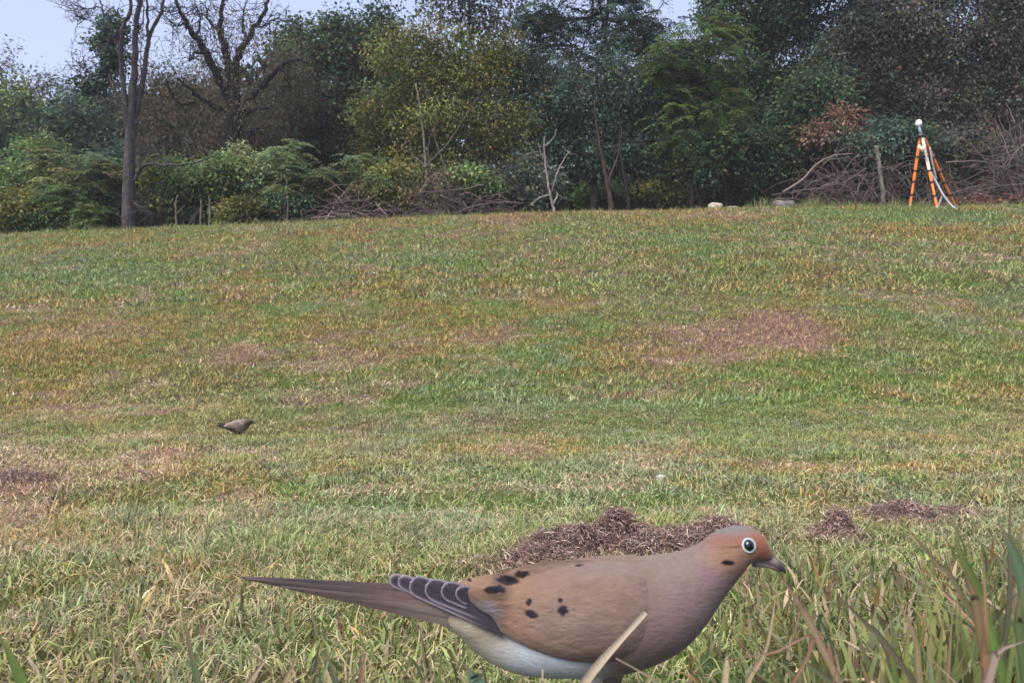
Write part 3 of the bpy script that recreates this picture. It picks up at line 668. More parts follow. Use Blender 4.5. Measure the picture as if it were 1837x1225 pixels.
A = Acc(); canes = empty('leaning_cane', pix(1792, 360, 13.9), 'bundle of tall leaning vine canes right of the tripod', 'vine canes')
r = np.random.default_rng(9)
for i in range(22):
    x0 = 1770 + 70 * r.random(); A = Acc()
    limb(A, [(x0 + 30 + 20 * r.random(), 366), (x0 + 10, 300 - 20 * r.random()), (x0 - 15 + 12 * r.normal(), 235 - 30 * r.random()), (x0 - 35 + 30 * r.normal(), 200 - 70 * r.random())], [14.0 + .4 * r.random(), 15.6], .012, .006, np.array(MV[i % 4]) * .8, 5, r=r, jit=1.0)
    A.build('cane', M['stick'], canes, True)

# ------------------------------------------------------------------ stones at the lawn edge
def rock(name, label, px_, py_, d, sx, sy, sz, col, cat='stone', seed=0, flat=False):
    rr = np.random.default_rng(seed)
    n, m = 14, 20
    th = np.linspace(0, np.pi, n)[:, None]; ph = np.linspace(0, 2 * np.pi, m, endpoint=False)[None]
    u_ = np.stack([np.sin(th) * np.cos(ph), np.sin(th) * np.sin(ph), np.cos(th) + 0 * ph], -1)
    ex = 0.35 if flat else 0.75
    u_ = np.sign(u_) * np.abs(u_) ** ex
    bump_ = 1 + .35 * (fbm(u_[..., 0] * 1.7 + seed, u_[..., 2] * 1.7 + u_[..., 1] * 1.3, seed, 3) - .5)
    x = (px_ - CX) / F * d; z = float(G(np.array(x), np.array(d)))
    v = (u_ * bump_[..., None] * [sx, sy, sz]).reshape(-1, 3) + [x, d, z + sz * .6]
    i = np.arange(n * m).reshape(n, m); q_ = np.stack([i[:-1], np.roll(i, -1, 1)[:-1], np.roll(i, -1, 1)[1:], i[1:]], -1).reshape(-1, 4)
    t = np.concatenate([q_[:, [0, 1, 2]], q_[:, [0, 2, 3]]])
    c = np.tile(col, (n * m, 1)) * (.6 + .8 * fbm(v[:, 0] * 30, v[:, 2] * 30, seed, 3))[:, None]
    return tag(link(name, mesh(name, v, t, c, not flat), M['stone']), label, cat)
rock('white_stone', 'pale whitish stone lying at the lawn edge in front of the dark wood', 1280, 376, 13.4, .13, .09, .075, (.36, .32, .27), seed=1)
rock('flat_stone', 'low pale slab lying just right of the whitish stone', 1310, 377, 13.5, .12, .08, .03, (.25, .225, .20), seed=2)
rock('concrete_block', 'weathered grey block in the grass near the arching branches', 1400, 386, 13.1, .17, .12, .075, (.17, .155, .145), 'block', seed=3, flat=True)
x = (1402 - CX) / F * 13.05; z = float(G(np.array(x), np.array(13.05)))
rock('wood_plank', 'dark short board resting on the weathered grey block', 1402, 380, 13.1, .19, .12, .022, (.10, .085, .075), 'board', seed=4, flat=True).location.z += .125
rock('pebble', 'small pale pebble lying in the green grass behind the dove', 1190, 860, ground_pt(1190, 862)[1], .010, .008, .009, (.34, .34, .35), 'pebble', seed=5)

# ------------------------------------------------------------------ survey tripod
TD = 12.65
hx = pix(1652, 240, TD)
feet = []
for fx, dd in ((1674, TD - .35), (1625, TD + .1), (1706, TD + .55)):
    x = (fx - CX) / F * dd; feet.append(np.array([x, dd, float(G(np.array(x), np.array(dd)))]))
tp = empty('survey_tripod', (hx[0], TD, feet[0][2]), 'orange survey tripod with a white ball shaped head standing before the trees', 'tripod')
OR, BK, WH = np.array([.80, .22, .045]), np.array([.015, .015, .018]), np.array([.80, .80, .80])
hub = hx + [0, 0, -.02]
for i, f_ in enumerate(feet):
    top = hub + (f_ - hub) * np.array([.05, .05, 0]); top[2] = hub[2]
    n = 60; t = np.linspace(0, 1, n)[:, None]; p = top + (f_ - top) * t
    tt = t[:, 0]
    rad = np.where(tt < .62, .026, .021); rad = np.where(tt > .965, .012, rad)
    A = Acc(); c = np.where((tt < .18)[:, None] & (i == 0), np.array([.72, .70, .66]), OR)
    if i == 0: c = np.where(((tt > .28) & (tt < .5))[:, None], np.array([.75, .62, .45]), c)
    A.tube(p, rad, c, 8); leg = A.build('leg', M['orange'], tp, True)
    for k in (.30, .49, .64, .82):
        A = Acc(); A.tube(top + (f_ - top) * np.array([[k - .012], [k + .012]]), .031, BK, 10); A.build('clamp_band', M['plastic'], leg, True)
    A = Acc(); A.tube(top + (f_ - top) * np.array([[.955], [.985], [1.005]]), [.026, .02, .004], np.array([.25, .24, .22]), 8); A.build('foot', M['plastic'], leg, True)
A = Acc(); A.tube(np.array([hub + [0, 0, -.05], hub + [0, 0, -.045], hub + [0, 0, .0], hub + [0, 0, .005]]), [.05, .075, .075, .05], BK, 16); A.build('head_plate', M['plastic'], tp, True)
nk = pix(1648, 225, TD)
A = Acc(); A.tube(np.array([hub + [.0, 0, .0], hub * .5 + nk * .5, nk]), [.030, .024, .022], np.array([.30, .36, .46]), 10); A.build('neck', M['plastic'], tp, True)
A = Acc(); th = np.linspace(0, np.pi, 14)
A.tube(np.stack([nk[0] + 0 * th, nk[1] + 0 * th, nk[2] + .03 - .062 * np.cos(th)], -1), np.maximum(.052 * np.sin(th), .001), WH * 1.0, 18); A.build('ball_head', M['plastic'], tp, True)
A = Acc(); A.tube(np.array([pix(1648, 262, TD - .12), pix(1655, 270, TD - .1), pix(1662, 272, TD - .1)]), [.025, .036, .02], np.array([.78, .74, .45]), 8); A.build('knob', M['plastic'], tp, True)
A = Acc(); limb(A, [(1657, 262), (1664, 290), (1670, 310), (1680, 328), (1692, 350), (1706, 368), (1714, gz(1714, 12.4))], [12.5, 12.5, 12.4], .018, .016, np.array([.50, .49, .52]), 6, 30)
tag(A.build('hanging_cable', M['plastic'], None, True), 'pale cable hanging from the tripod to the grass, the longer one', 'cable')
A = Acc(); limb(A, [(1668, 265), (1672, 290), (1677, 310), (1680, 322)], 12.75, .016, .012, np.array([.36, .34, .40]), 6, 20)
tag(A.build('short_cable', M['plastic'], None, True), 'shorter grey cable hanging beside the tripod legs', 'cable')
A = Acc(); limb(A, [(1691, 350), (1686, 362), (1684, 370), (1690, gz(1690, 12.5))], 12.5, .012, .010, np.array([.42, .40, .42]), 6, 16)
tag(A.build('cable_end', M['plastic'], None, True), 'short loose cable end curling down to the grass under the tripod', 'cable')

# ------------------------------------------------------------------ thatch mounds
def mound(label, lumps, n_straw, dark, seed, name='thatch_mound', grp='brown heaps of dry thatch on the lawn'):
    """lumps: (px, base_row, half width px, height px)"""
    rr = np.random.default_rng(seed)
    gp = [ground_pt(l[0], l[1]) for l in lumps]
    root = empty(name, gp[0], label, 'mound', grp)
    A = Acc(); V, N = [], []
    for (lx, ly, hw, hh), g_ in zip(lumps, gp):
        s = g_[1] / F; n, m = 22, 44
        rr_, an = np.meshgrid(np.linspace(0, 1, n), np.linspace(0, 2 * np.pi, m, endpoint=False), indexing='ij')
        x = g_[0] + rr_ * np.cos(an) * hw * s * 1.1; y = g_[1] + hw * s * .35 + rr_ * np.sin(an) * hw * s * .75
        f_ = np.cos(rr_ * np.pi / 2) ** .8
        bm = .35 + 1.3 * fbm(x * 38, y * 38, seed, 5)
        z = G(x, y) - .006 + f_ * hh * s * bm * 1.1
        v = np.stack([x, y, z], -1).reshape(-1, 3)
        i = np.arange(n * m).reshape(n, m); q_ = np.stack([i[:-1], i[1:], np.roll(i, -1, 1)[1:], np.roll(i, -1, 1)[:-1]], -1).reshape(-1, 4)
        c = np.array([.060, .042, .038]) * (.5 + fbm(v[:, 0] * 90, v[:, 1] * 90, seed + 3, 3))[:, None] * (1.3 - .6 * dark)
        A.add(v, np.concatenate([q_[:, [0, 1, 2]], q_[:, [0, 2, 3]]]), c); V.append(v[m:])
    A.build('core', M['soil'], root, True)
    V = np.concatenate(V); k = rr.integers(0, len(V), n_straw); b = V[k] + rr.normal(size=(n_straw, 3)) * .003 + [0, 0, .002]
    fr_ = rr.random(n_straw) < .16; cen = np.mean(V, 0); o_ = (b - cen) * (.15 + .35 * rr.random((n_straw, 1))) * [1, 1, 0]
    b = np.where(fr_[:, None], b + o_, b); b[:, 2] = np.where(fr_, G(b[:, 0], b[:, 1]) + .004 + .012 * rr.random(n_straw), b[:, 2])
    L = (.003 + .017 * rr.random(n_straw) ** 3)[:, None]; dv = unit(rr.normal(size=(n_straw, 3)) * [1, 1, .38] + [0, -.1, 0])
    sd = unit(np.cross(dv, rr.normal(size=(n_straw, 3)))) * (.0003 + .00045 * rr.random((n_straw, 1)))
    mid = b + dv * L * .5 + [0, 0, .002]; tip = b + dv * L
    pal = np.array([(.16, .10, .085), (.25, .17, .15), (.11, .07, .07), (.42, .34, .29), (.19, .15, .155)]) * (1.25 - .45 * dark)
    c = pal[rr.choice(5, n_straw, p=[.26, .28, .18, .16, .12])] * (.6 + .7 * rr.random((n_straw, 1)))
    v = np.stack([b - sd, b + sd, mid - sd, mid + sd, tip], 1).reshape(-1, 3)
    t = (np.arange(n_straw)[:, None, None] * 5 + np.array([(0, 1, 3), (0, 3, 2), (2, 3, 4)])[None]).reshape(-1, 3)
    A = Acc(); A.add(v, t, np.repeat(c, 5, 0)); tag(A.build('straw', M['straw'], root), kind='stuff')
    return root
mound('large dark heap of dry thatch rising just behind the dove back', [(1020, 1003, 80, 58), (1112, 988, 74, 54), (985, 1020, 90, 28), (1160, 1005, 120, 36)], 26000, .6, 1)
mound('greyish thatch heap right behind the dove nape', [(1225, 985, 80, 34), (1305, 975, 60, 34)], 12000, .35, 2)
mound('reddish brown thatch heap in the grass right of the dove head', [(1505, 965, 42, 40), (1490, 970, 60, 20)], 3600, .15, 3)
mound('rusty thatch heap capped by a dark clod behind the tall grass', [(1625, 935, 80, 30), (1630, 925, 26, 28), (1720, 930, 40, 16)], 5000, .2, 4)
mound('dark purplish patch of bare thatch at the left edge of the lawn', [(20, 865, 60, 12)], 6000, .4, 5)
mound('small brown bare patch below the orange grass on the left', [(90, 905, 22, 12)], 400, .6, 6)

# ------------------------------------------------------------------ bits of dead leaf and pale straw on the lawn
A = Acc(); r = np.random.default_rng(66); n_ = 380
y = 1.0 + 11 * r.random(n_) ** 1.3; x = (r.random(n_) * 2 - 1) * .74 * y
P = np.stack([x, y, G(x, y) + .006 + .010 * r.random(n_)], -1); pl_ = np.array([(.12, .08, .06), (.30, .23, .15), (.20, .13, .08), (.40, .34, .26), (.10, .08, .06)])
leaves(A, P, r.normal(size=(n_, 3)) * [1, 1, .25], r.normal(size=(n_, 3)) * .6 + [0, 0, 1], (.012 + .02 * r.random(n_)) * (.6 + y * .12), (.0025 + .006 * r.random(n_) ** 2) * (.6 + y * .15), pl_[r.integers(0, 5, n_)])
tag(A.build('lawn_litter', M['leaf']), 'scattered dead leaf bits and pale straw pieces on the lawn', 'litter', kind='stuff')

# ------------------------------------------------------------------ dove
D0 = 0.40
def loft(sts, n, seg=28, d0=D0, k=1.0):
    """sts rows: px, py, vertical half px, lateral half px; perpendicular elliptic sections"""
    q_ = spline(sts, n); ctr = pix(q_[:, 0], q_[:, 1], d0); s = d0 / F * k
    tg = unit(np.gradient(ctr, axis=0)); up = np.stack([-tg[:, 2], 0 * tg[:, 0], tg[:, 0]], -1)
    an = np.linspace(0, 2 * np.pi, seg, endpoint=False)
    v = ctr[:, None] + s * (np.maximum(q_[:, 2], .3)[:, None, None] * np.sin(an)[None, :, None] * up[:, None] + np.maximum(q_[:, 3], .3)[:, None, None] * np.cos(an)[None, :, None] * np.array([0, 1.0, 0]))
    return v.reshape(-1, 3), np.array(tube_tris(n, seg, True))
def remeshed(parts, voxel, smooth_it, sub=1):
    A = Acc()
    for v, t in parts: A.add(v, t, (0, 0, 0))
    me = mesh('tmp', np.concatenate(A.v), np.concatenate(A.t)); o = link('tmp', me, None)
    md = o.modifiers.new('r', 'REMESH'); md.mode = 'VOXEL'; md.voxel_size = voxel
    md = o.modifiers.new('s', 'SMOOTH'); md.iterations = smooth_it; md.factor = .5
    if sub: md = o.modifiers.new('u', 'SUBSURF'); md.levels = sub; md.render_levels = sub
    dg = bpy.context.evaluated_depsgraph_get(); ev = o.evaluated_get(dg); m2 = bpy.data.meshes.new_from_object(ev)
    bpy.data.objects.remove(o); bpy.data.meshes.remove(me)
    v = np.empty(len(m2.vertices) * 3, np.float32); m2.vertices.foreach_get('co', v)
    m2.polygons.foreach_set('use_smooth', np.ones(len(m2.polygons), bool))
    for a_ in list(m2.color_attributes): m2.color_attributes.remove(a_)
    return m2, v.reshape(-1, 3).astype(float)
def paint(me, c):
    at = me.color_attributes.new('Col', 'FLOAT_COLOR', 'POINT')
    at.data.foreach_set('color', np.concatenate([c, np.ones((len(c), 1))], 1).astype(np.float32).ravel())
BODY = [(735, 1077, 14, 18), (790, 1090, 24, 32), (840, 1103, 43, 48), (880, 1116, 68, 50), (920, 1121, 88, 66), (965, 1118, 98, 92), (1040, 1107, 108, 106), (1110, 1099, 108, 106),
        (1170, 1085, 98, 96), (1215, 1062, 81, 78), (1252, 1037, 62, 58), (1283, 1012, 50, 46), (1306, 991, 46, 42), (1328, 980, 41, 37), (1350, 981, 33, 31), (1369, 991, 19, 20), (1383, 1001, 9, 10)]
bm_, bv = remeshed([loft(BODY, 70, 40, k=.96), loft([(1060, 1175, 30, 16), (1062, 1215, 22, 12), (1066, 1245, 10, 7)], 10, 16, D0 - .017), loft([(1095, 1175, 30, 16), (1098, 1215, 22, 12), (1100, 1245, 10, 7)], 10, 16, D0 + .017)], .0015, 6, 1)
mix = lambda c, col, w_: c + (np.array(col) - c) * np.clip(w_, 0, 1)[:, None]
def spot(px_, py_, cx, cy, rx, ry, soft=.3, rot=0.0):
    c_, s_ = math.cos(rot), math.sin(rot); dx, dy = px_ - cx, py_ - cy
    dd = np.sqrt(((dx * c_ + dy * s_) / rx) ** 2 + ((-dx * s_ + dy * c_) / ry) ** 2)
    return 1 - sm(1 - soft, 1 + soft, dd)
def near_pix(v, d0=D0):
    q_ = v.copy(); q_[:, 1] = d0 - np.abs(q_[:, 1] - d0); return proj(q_)
def dove_body_colour(v):
    x, y = near_pix(v); n = len(x)
    c = np.tile([.315, .220, .205], (n, 1))                                   # breast, pinkish
    c = mix(c, [.31, .205, .155], sm(1130, 1020, y) * sm(1260, 1180, x))       # brown back
    c = mix(c, [.33, .235, .240], spot(x, y, 1255, 1070, 70, 60, .8) * .8)      # rosy neck
    c = mix(c, [.30, .245, .215], spot(x, y, 1200, 1010, 60, 40, .8) * .8)      # nape
    c = mix(c, [.44, .205, .130], spot(x, y, 1335, 985, 50, 42, .6))            # rufous face
    c = mix(c, [.43, .275, .205], spot(x, y, 1310, 1000, 42, 20, .6) * .8)
    c = mix(c, [.27, .245, .255], spot(x, y, 1300, 935, 60, 28, .7, .15))       # grey crown
    c = mix(c, [.44, .160, .10], spot(x, y, 1368, 978, 14, 26, .6))            # forehead
    c = mix(c, [.36, .16, .12], spot(x, y, 1300, 968, 34, 8, .9) * .6)
    c = mix(c, [.20, .10, .085], spot(x, y, 1312, 981, 26, 2.2, .7) * .7)
    c = mix(c, [.020, .014, .020], spot(x, y, 1306, 1009, 12, 5, .25, .08))      # cheek spot
    c = mix(c, [.36, .23, .27], spot(x, y, 1268, 1030, 26, 10, .9, .6) * .7)
    c = mix(c, [.72, .62, .48], sm(990, 900, x) * sm(1090, 1130, y))            # buff vent
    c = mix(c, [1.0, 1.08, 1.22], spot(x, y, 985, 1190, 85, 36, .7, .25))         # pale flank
    c = mix(c, [.60, .50, .46], spot(x, y, 1030, 1245, 130, 28, .8))
    return .445 * c * (.87 + .26 * fbm((x - y * .5) / 7, (y + x * .3) / 3, 5, 3))[:, None]
paint(bm_, dove_body_colour(bv))
foot = ground_pt(1080, 1300); foot_y = D0
dv_base = (float(pix(1080, 1200, D0)[0]), D0, float(G(np.array(pix(1080, 1200, D0)[0]), np.array(D0))))
dove = empty('dove', dv_base, 'large fawn dove with black wing spots and a long pointed tail standing in profile', 'bird')
link('body', bm_, M['plumage'], dove)
bvh = BVHTree.FromPolygons([tuple(p) for p in bv], [tuple(p.vertices) for p in bm_.polygons])
camp = Vector((0, 0, CAMZ))
def on_body(px_, py_):
    """point and normal on the near side of the bird"""
    tgt = Vector(pix(px_, py_, D0)); h, nrm, i, dd = bvh.ray_cast(camp, (tgt - camp).normalized())
    return h, nrm
def flip(v):                                     # the same part on the far side of the bird
    u_ = v.copy(); u_[:, 1] = 2 * D0 - u_[:, 1]; return u_
# wing: shell lying on the flank
TOP = [(822, 1044), (845, 1036), (880, 1029), (920, 1020), (970, 1008), (1030, 1004), (1090, 1006), (1140, 1012), (1172, 1030), (1186, 1062), (1186, 1100), (1172, 1138), (1140, 1166), (1100, 1182), (1060, 1188), (1010, 1182), (960, 1166), (925, 1150), (902, 1136), (893, 1122), (882, 1106), (862, 1094), (846, 1080), (832, 1066)]
nb, nrad = 240, 70
TOP = np.array(TOP + [TOP[0]]); bd = spline(TOP, nb + 1)[:-1]; wc = np.array([1020, 1092])
rad_ = np.linspace(0, 1, nrad) ** .8
GX = wc[0] + rad_[:, None] * (bd[None, :, 0] - wc[0]); GY = wc[1] + rad_[:, None] * (bd[None, :, 1] - wc[1])
Yd = np.full(GX.shape, np.nan)
for i in range(nrad):
    for j in range(nb):
        h, nr_ = on_body(GX[i, j], GY[i, j])
        if h is not None and h.y < D0 + .004: Yd[i, j] = h.y
lim = D0 - np.interp(GX, [690, 760, 830, 900], [.003, .007, .0125, .0205])
for i in range(1, nrad):
    prev = Yd[i - 1]; step = np.clip(prev - Yd[max(i - 2, 0)], -.0004, .0006)
    Yd[i] = np.where(np.isnan(Yd[i]), prev + step, Yd[i])
    Yd[i] = np.clip(Yd[i], prev - .0012, prev + .0016)
wb = sm(935, 875, GX); Yd = Yd * (1 - wb) + (lim + .006 * sm(1062, 1030, GY)) * wb
Yd = np.minimum(Yd, D0 - .003)
for _ in range(12):
    Yd[1:-1] = .5 * Yd[1:-1] + .125 * (Yd[:-2] + Yd[2:] + np.roll(Yd, 1, 1)[1:-1] + np.roll(Yd, -1, 1)[1:-1])
    Yd[-1] = .5 * Yd[-1] + .25 * (np.roll(Yd[-1], 1) + np.roll(Yd[-1], -1))
ang_low = sm(1040, 1130, GY) + sm(960, 860, GX)
off = .0030 * (1 - rad_[:, None] ** 5 * .9) + 0 * GX
off = off + .0012 * np.clip(ang_low, 0, 1) * sm(.6, .95, rad_)[:, None] * (GX < 1120)
off = off * (1 - .8 * sm(1040, 1004, GY) * sm(.7, 1, rad_)[:, None])
# overlapping rows of covert feathers as faint relief
row = ((1186 - GX) * .9 + (GY - 1090) * .35) / 46.0; lane = (GY + (GX - 1000) * .25) / 30.0 + .5 * (np.floor(row) % 2)
f_ = row - np.floor(row) - .35 * (np.abs(lane - np.floor(lane) - .5) * 2) ** 2
off = off * (1 - sm(1110, 1186, GX) * sm(.3, .95, rad_)[:, None]) - .0012 * sm(1130, 1180, GX) * sm(.75, 1, rad_)[:, None]
def scallop(x, y):
    """overlapping covert feathers: radius 0..1 inside the frontmost feather"""
    p, q_ = (1190 - x) + (y - 1090) * .35, (y - 1090) - (1190 - x) * -.22; P0, Q0 = 40.0, 25.0
    best = np.full(x.shape, 1.0); done = np.zeros(x.shape, bool)
    r0 = np.floor(p / P0)
    for dr in (-2, -1, 0, 1):
        rw = r0 + dr
        for dl in (-1, 0, 1):
            ln = np.floor(q_ / Q0 + .5 * (rw % 2)) + dl
            jx = (vnoise(rw * 3.7 + .5, ln * 5.3 + .5, 3) - .5) * 14; jy = (vnoise(rw * 2.9 + .5, ln * 4.1 + .5, 4) - .5) * 8
            cx_, cy_ = rw * P0 + jx, (ln + .5 - .5 * (rw % 2)) * Q0 + jy
            rr_ = np.sqrt(((p - cx_) / 62) ** 2 + ((q_ - cy_) / 19) ** 2)
            new = (rr_ < 1) & ~done & (p > cx_ - 30)
            best = np.where(new, rr_, best); 
        done = done | (best < 1)
    return best
f_ = scallop(GX, GY)
off = off + .00018 * (sm(.2, .9, f_) - sm(.92, 1.0, f_)) * sm(1.0, .85, rad_)[:, None] * sm(1185, 1120, GX)
off = off + .0005 * (fbm(GX / 16, GY / 7, 8, 3) - .5) * sm(1.0, .8, rad_)[:, None]
WV = pix(GX, GY, Yd - off)
inner = pix(GX, GY, Yd + .003)
iw = np.arange(nrad * nb).reshape(nrad, nb)
q_ = np.stack([iw[:-1], np.roll(iw, -1, 1)[:-1], np.roll(iw, -1, 1)[1:], iw[1:]], -1).reshape(-1, 4)
rim = np.stack([iw[-1], np.roll(iw[-1], -1), np.roll(iw[-1], -1) + nrad * nb, iw[-1] + nrad * nb], -1)
rim_v = inner[-1]
wv = np.concatenate([WV.reshape(-1, 3), rim_v]); rim[:, 2] = nrad * nb + np.roll(np.arange(nb), -1); rim[:, 3] = nrad * nb + np.arange(nb)
q_ = np.concatenate([q_, rim]); wt = np.concatenate([q_[:, [0, 1, 2]], q_[:, [0, 2, 3]]])
wx, wy = np.concatenate([GX.ravel(), GX[-1]]), np.concatenate([GY.ravel(), GY[-1]])
wr = np.concatenate([np.repeat(rad_, nb), np.ones(nb)])
def wing_colour(x, y):
    x, y = x + 6 * (fbm(x / 7, y / 7, 44, 2) - .5), y + 5 * (fbm(x / 7, y / 7, 45, 2) - .5)
    c = np.tile([.315, .215, .175], (len(x), 1))
    c = mix(c, [.365, .225, .160], sm(1010, 900, x) * .9)
    c = mix(c, [.325, .255, .235], spot(x, y, 1100, 1010, 90, 30, .8) * .6)
    c = mix(c, [.30, .200, .170], spot(x, y, 1090, 1130, 90, 60, .8) * .7)
    c = mix(c, [.36, .275, .265], spot(x, y, 1180, 1050, 16, 50, .8) * .8)
    c = mix(c, [.34, .29, .27], spot(x, y, 1030, 1120, 60, 20, .9) * .3)
    c = mix(c, [.37, .34, .40], spot(x, y, 878, 1092, 20, 12, .8, .5) * .9)
    c = mix(c, [.30, .27, .31], sm(.94, 1.0, wr) * sm(1010, 900, x) * sm(1050, 1080, y) * .8)
    c = mix(c, [.14, .10, .10], spot(x, y, 1075, 1176, 42, 9, .7, -.1) * .7)
    c = mix(c, [.19, .135, .12], sm(.955, .995, wr) * sm(1120, 1150, y) * .7)
    for cx, cy, rx, ry, ro in ((888, 1057, 19, 7.5, -.05), (910, 1040, 20, 8.5, .06), (936, 1029, 14, 6.5, -.05), (841, 1039, 5, 4, .6), (953, 1101, 13, 6.5, .25), (949, 1079, 4.5, 7, .35), (1010, 1094, 9, 10, .9), (1005, 1076, 5, 6, .8), (1040, 1013, 8, 2.2, 0)):
        c = mix(c, [.034, .026, .038], spot(x, y, cx, cy, rx, ry, .22, ro))
    for x0, y0, x1, y1 in ((1035, 1052, 1080, 1036), (1070, 1066, 1105, 1048), (885, 1128, 930, 1108)):
        t = np.clip(((x - x0) * (x1 - x0) + (y - y0) * (y1 - y0)) / ((x1 - x0) ** 2 + (y1 - y0) ** 2), 0, 1)
        dd = np.hypot(x - x0 - t * (x1 - x0), y - y0 - t * (y1 - y0) - 5 * np.sin(t * 3.14))
        c = mix(c, [.20, .14, .12], (1 - sm(.5, 2.2, dd)) * .6)
    c = mix(c, [.315, .220, .200], sm(1105, 1178, x) * .9)
    ff = np.concatenate([f_.ravel(), f_[-1]])
    c = c * (1 + .03 * sm(.5, .9, ff) - .05 * sm(.93, 1.0, ff))[:, None]
    return .43 * c * (1 + .30 * (fbm((x + y * .3) / 12, y / 3, 15, 4) - .5) + .10 * (fbm(x / 40, y / 22, 16, 2) - .5))[:, None]
wcol = wing_colour(wx, wy)
wing = link('wing', mesh('wing', wv, wt, wcol, True), M['plumage'], dove)
wing2 = link('wing', mesh('wing', flip(wv) + np.array([0, -.002, -.010]), wt[:, ::-1], wcol, True), M['plumage'], dove)
def feather(tip, base, hw, dep_tip, dep_base, col, rimc, parent, name='flight_feather', n=26, m=9, rimw=3.2, far=False, pointed=False, camber=.0003, c2=None):
    tip, base = np.array(tip, float), np.array(base, float); L = np.linalg.norm(base - tip); ax = (base - tip) / L; nn = np.array([-ax[1], ax[0]])
    s = np.linspace(0, 1, n) ** 1.3; dist = s * L
    if pointed: hwv = hw * np.clip(dist / (L * .75), 0, 1) ** .8 + .8
    else: hwv = hw * np.sqrt(np.clip(1 - (1 - np.clip(dist / (hw * 1.25), 0, 1)) ** 2, 0, 1)) + .05
    a_ = np.linspace(-1, 1, m)
    X = tip[0] + ax[0] * dist[:, None] + nn[0] * hwv[:, None] * a_; Y_ = tip[1] + ax[1] * dist[:, None] + nn[1] * hwv[:, None] * a_
    dep = dep_tip + (dep_base - dep_tip) * s[:, None] - camber * (1 - a_ ** 2)
    v = pix(X, Y_, dep).reshape(-1, 3)
    edge = np.minimum(hwv[:, None] * (1 - np.abs(a_)), np.where(pointed, 1e3, dist[:, None]))
    c = np.tile(col, (n * m, 1))
    if c2 is not None: c = mix(c, c2, sm(.35, .75, s[:, None] + 0 * a_).ravel())
    c = mix(c, rimc, (1 - sm(rimw * .5, rimw * 1.3, edge)).ravel() * sm(.9, .5, (s[:, None] + 0 * a_).ravel()))
    c = mix(c, np.array(col) * .55, ((1 - sm(.02, .09, np.abs(a_))) + 0 * s[:, None]).ravel() * .5)
    i = np.arange(n * m).reshape(n, m); q4 = np.stack([i[:-1, :-1], i[:-1, 1:], i[1:, 1:], i[1:, :-1]], -1).reshape(-1, 4)
    t = np.concatenate([q4[:, [0, 1, 2]], q4[:, [0, 2, 3]]])
    back = v.copy(); back[:, 1] += .0005; k = len(v)
    v2 = np.concatenate([v, back]); t2 = np.concatenate([t, t[:, ::-1] + k])
    if far: v2 = flip(v2) + np.array([0, -.002, -.011]); t2 = t2[:, ::-1]
    return link(name, mesh(name, v2, t2, np.concatenate([c, c]), True), M['feather'], parent)
SL, RM = (.042, .036, .050), (.25, .215, .265)
FE = [((699, 1036), (880, 1112), 13), ((714, 1038), (906, 1130), 13.5), ((735, 1044), (906, 1120), 20), ((763, 1050), (896, 1104), 21), ((792, 1054), (880, 1088), 19), ((818, 1059), (864, 1078), 16)]
lm = lambda x_: float(np.interp(x_, [690, 760, 830, 900, 930], [.003, .007, .0125, .0205, .0225]))
for i, (t_, b_, hw_) in enumerate(FE):
    dt = D0 - lm(t_[0]) - .0006 - .0007 * i; db = D0 - lm(b_[0]) + .0012
    feather(t_, b_, hw_, dt, db, SL, RM, wing)
    feather(t_, b_, hw_, dt, db, SL, RM, wing2, far=True)
# tail
TL = loft([(560, 1054, 6, 6), (640, 1069, 11, 11), (720, 1080, 17, 18), (790, 1092, 24, 30), (850, 1104, 34, 40)], 24, 20, k=.92)
tx, ty = proj(TL[0]); tc = np.tile([.135, .092, .086], (len(tx), 1)); tc = mix(tc, [.20, .165, .14], sm(1090, 1112, ty)); tc = mix(tc, [.165, .105, .09], spot(tx, ty, 690, 1068, 60, 16, .8) * .7)
tail = link('tail', mesh('tail', TL[0], TL[1], tc, True), M['plumage'], dove)
GY_ = (.050, .043, .048)
feather((430, 1035), (760, 1066), 12, D0, D0 - .005, GY_, (.07, .06, .065), tail, 'tail_feather', 30, 7, 1.5, pointed=True, c2=(.10, .072, .070))
feather((440, 1038), (870, 1098), 18, D0 - .0015, D0 - .0095, (.062, .050, .053), (.08, .065, .066), tail, 'tail_feather', 30, 7, 1.5, pointed=True, c2=(.145, .094, .084))
feather((505, 1052), (880, 1112), 17, D0 - .003, D0 - .0115, (.085, .064, .063), (.10, .08, .078), tail, 'tail_feather', 30, 7, 1.5, pointed=True, c2=(.16, .103, .088))
feather((560, 1062), (880, 1122), 14, D0 - .004, D0 - .0125, (.09, .068, .066), (.13, .11, .105), tail, 'tail_feather', 30, 7, 1.5, pointed=True, c2=(.15, .118, .105))
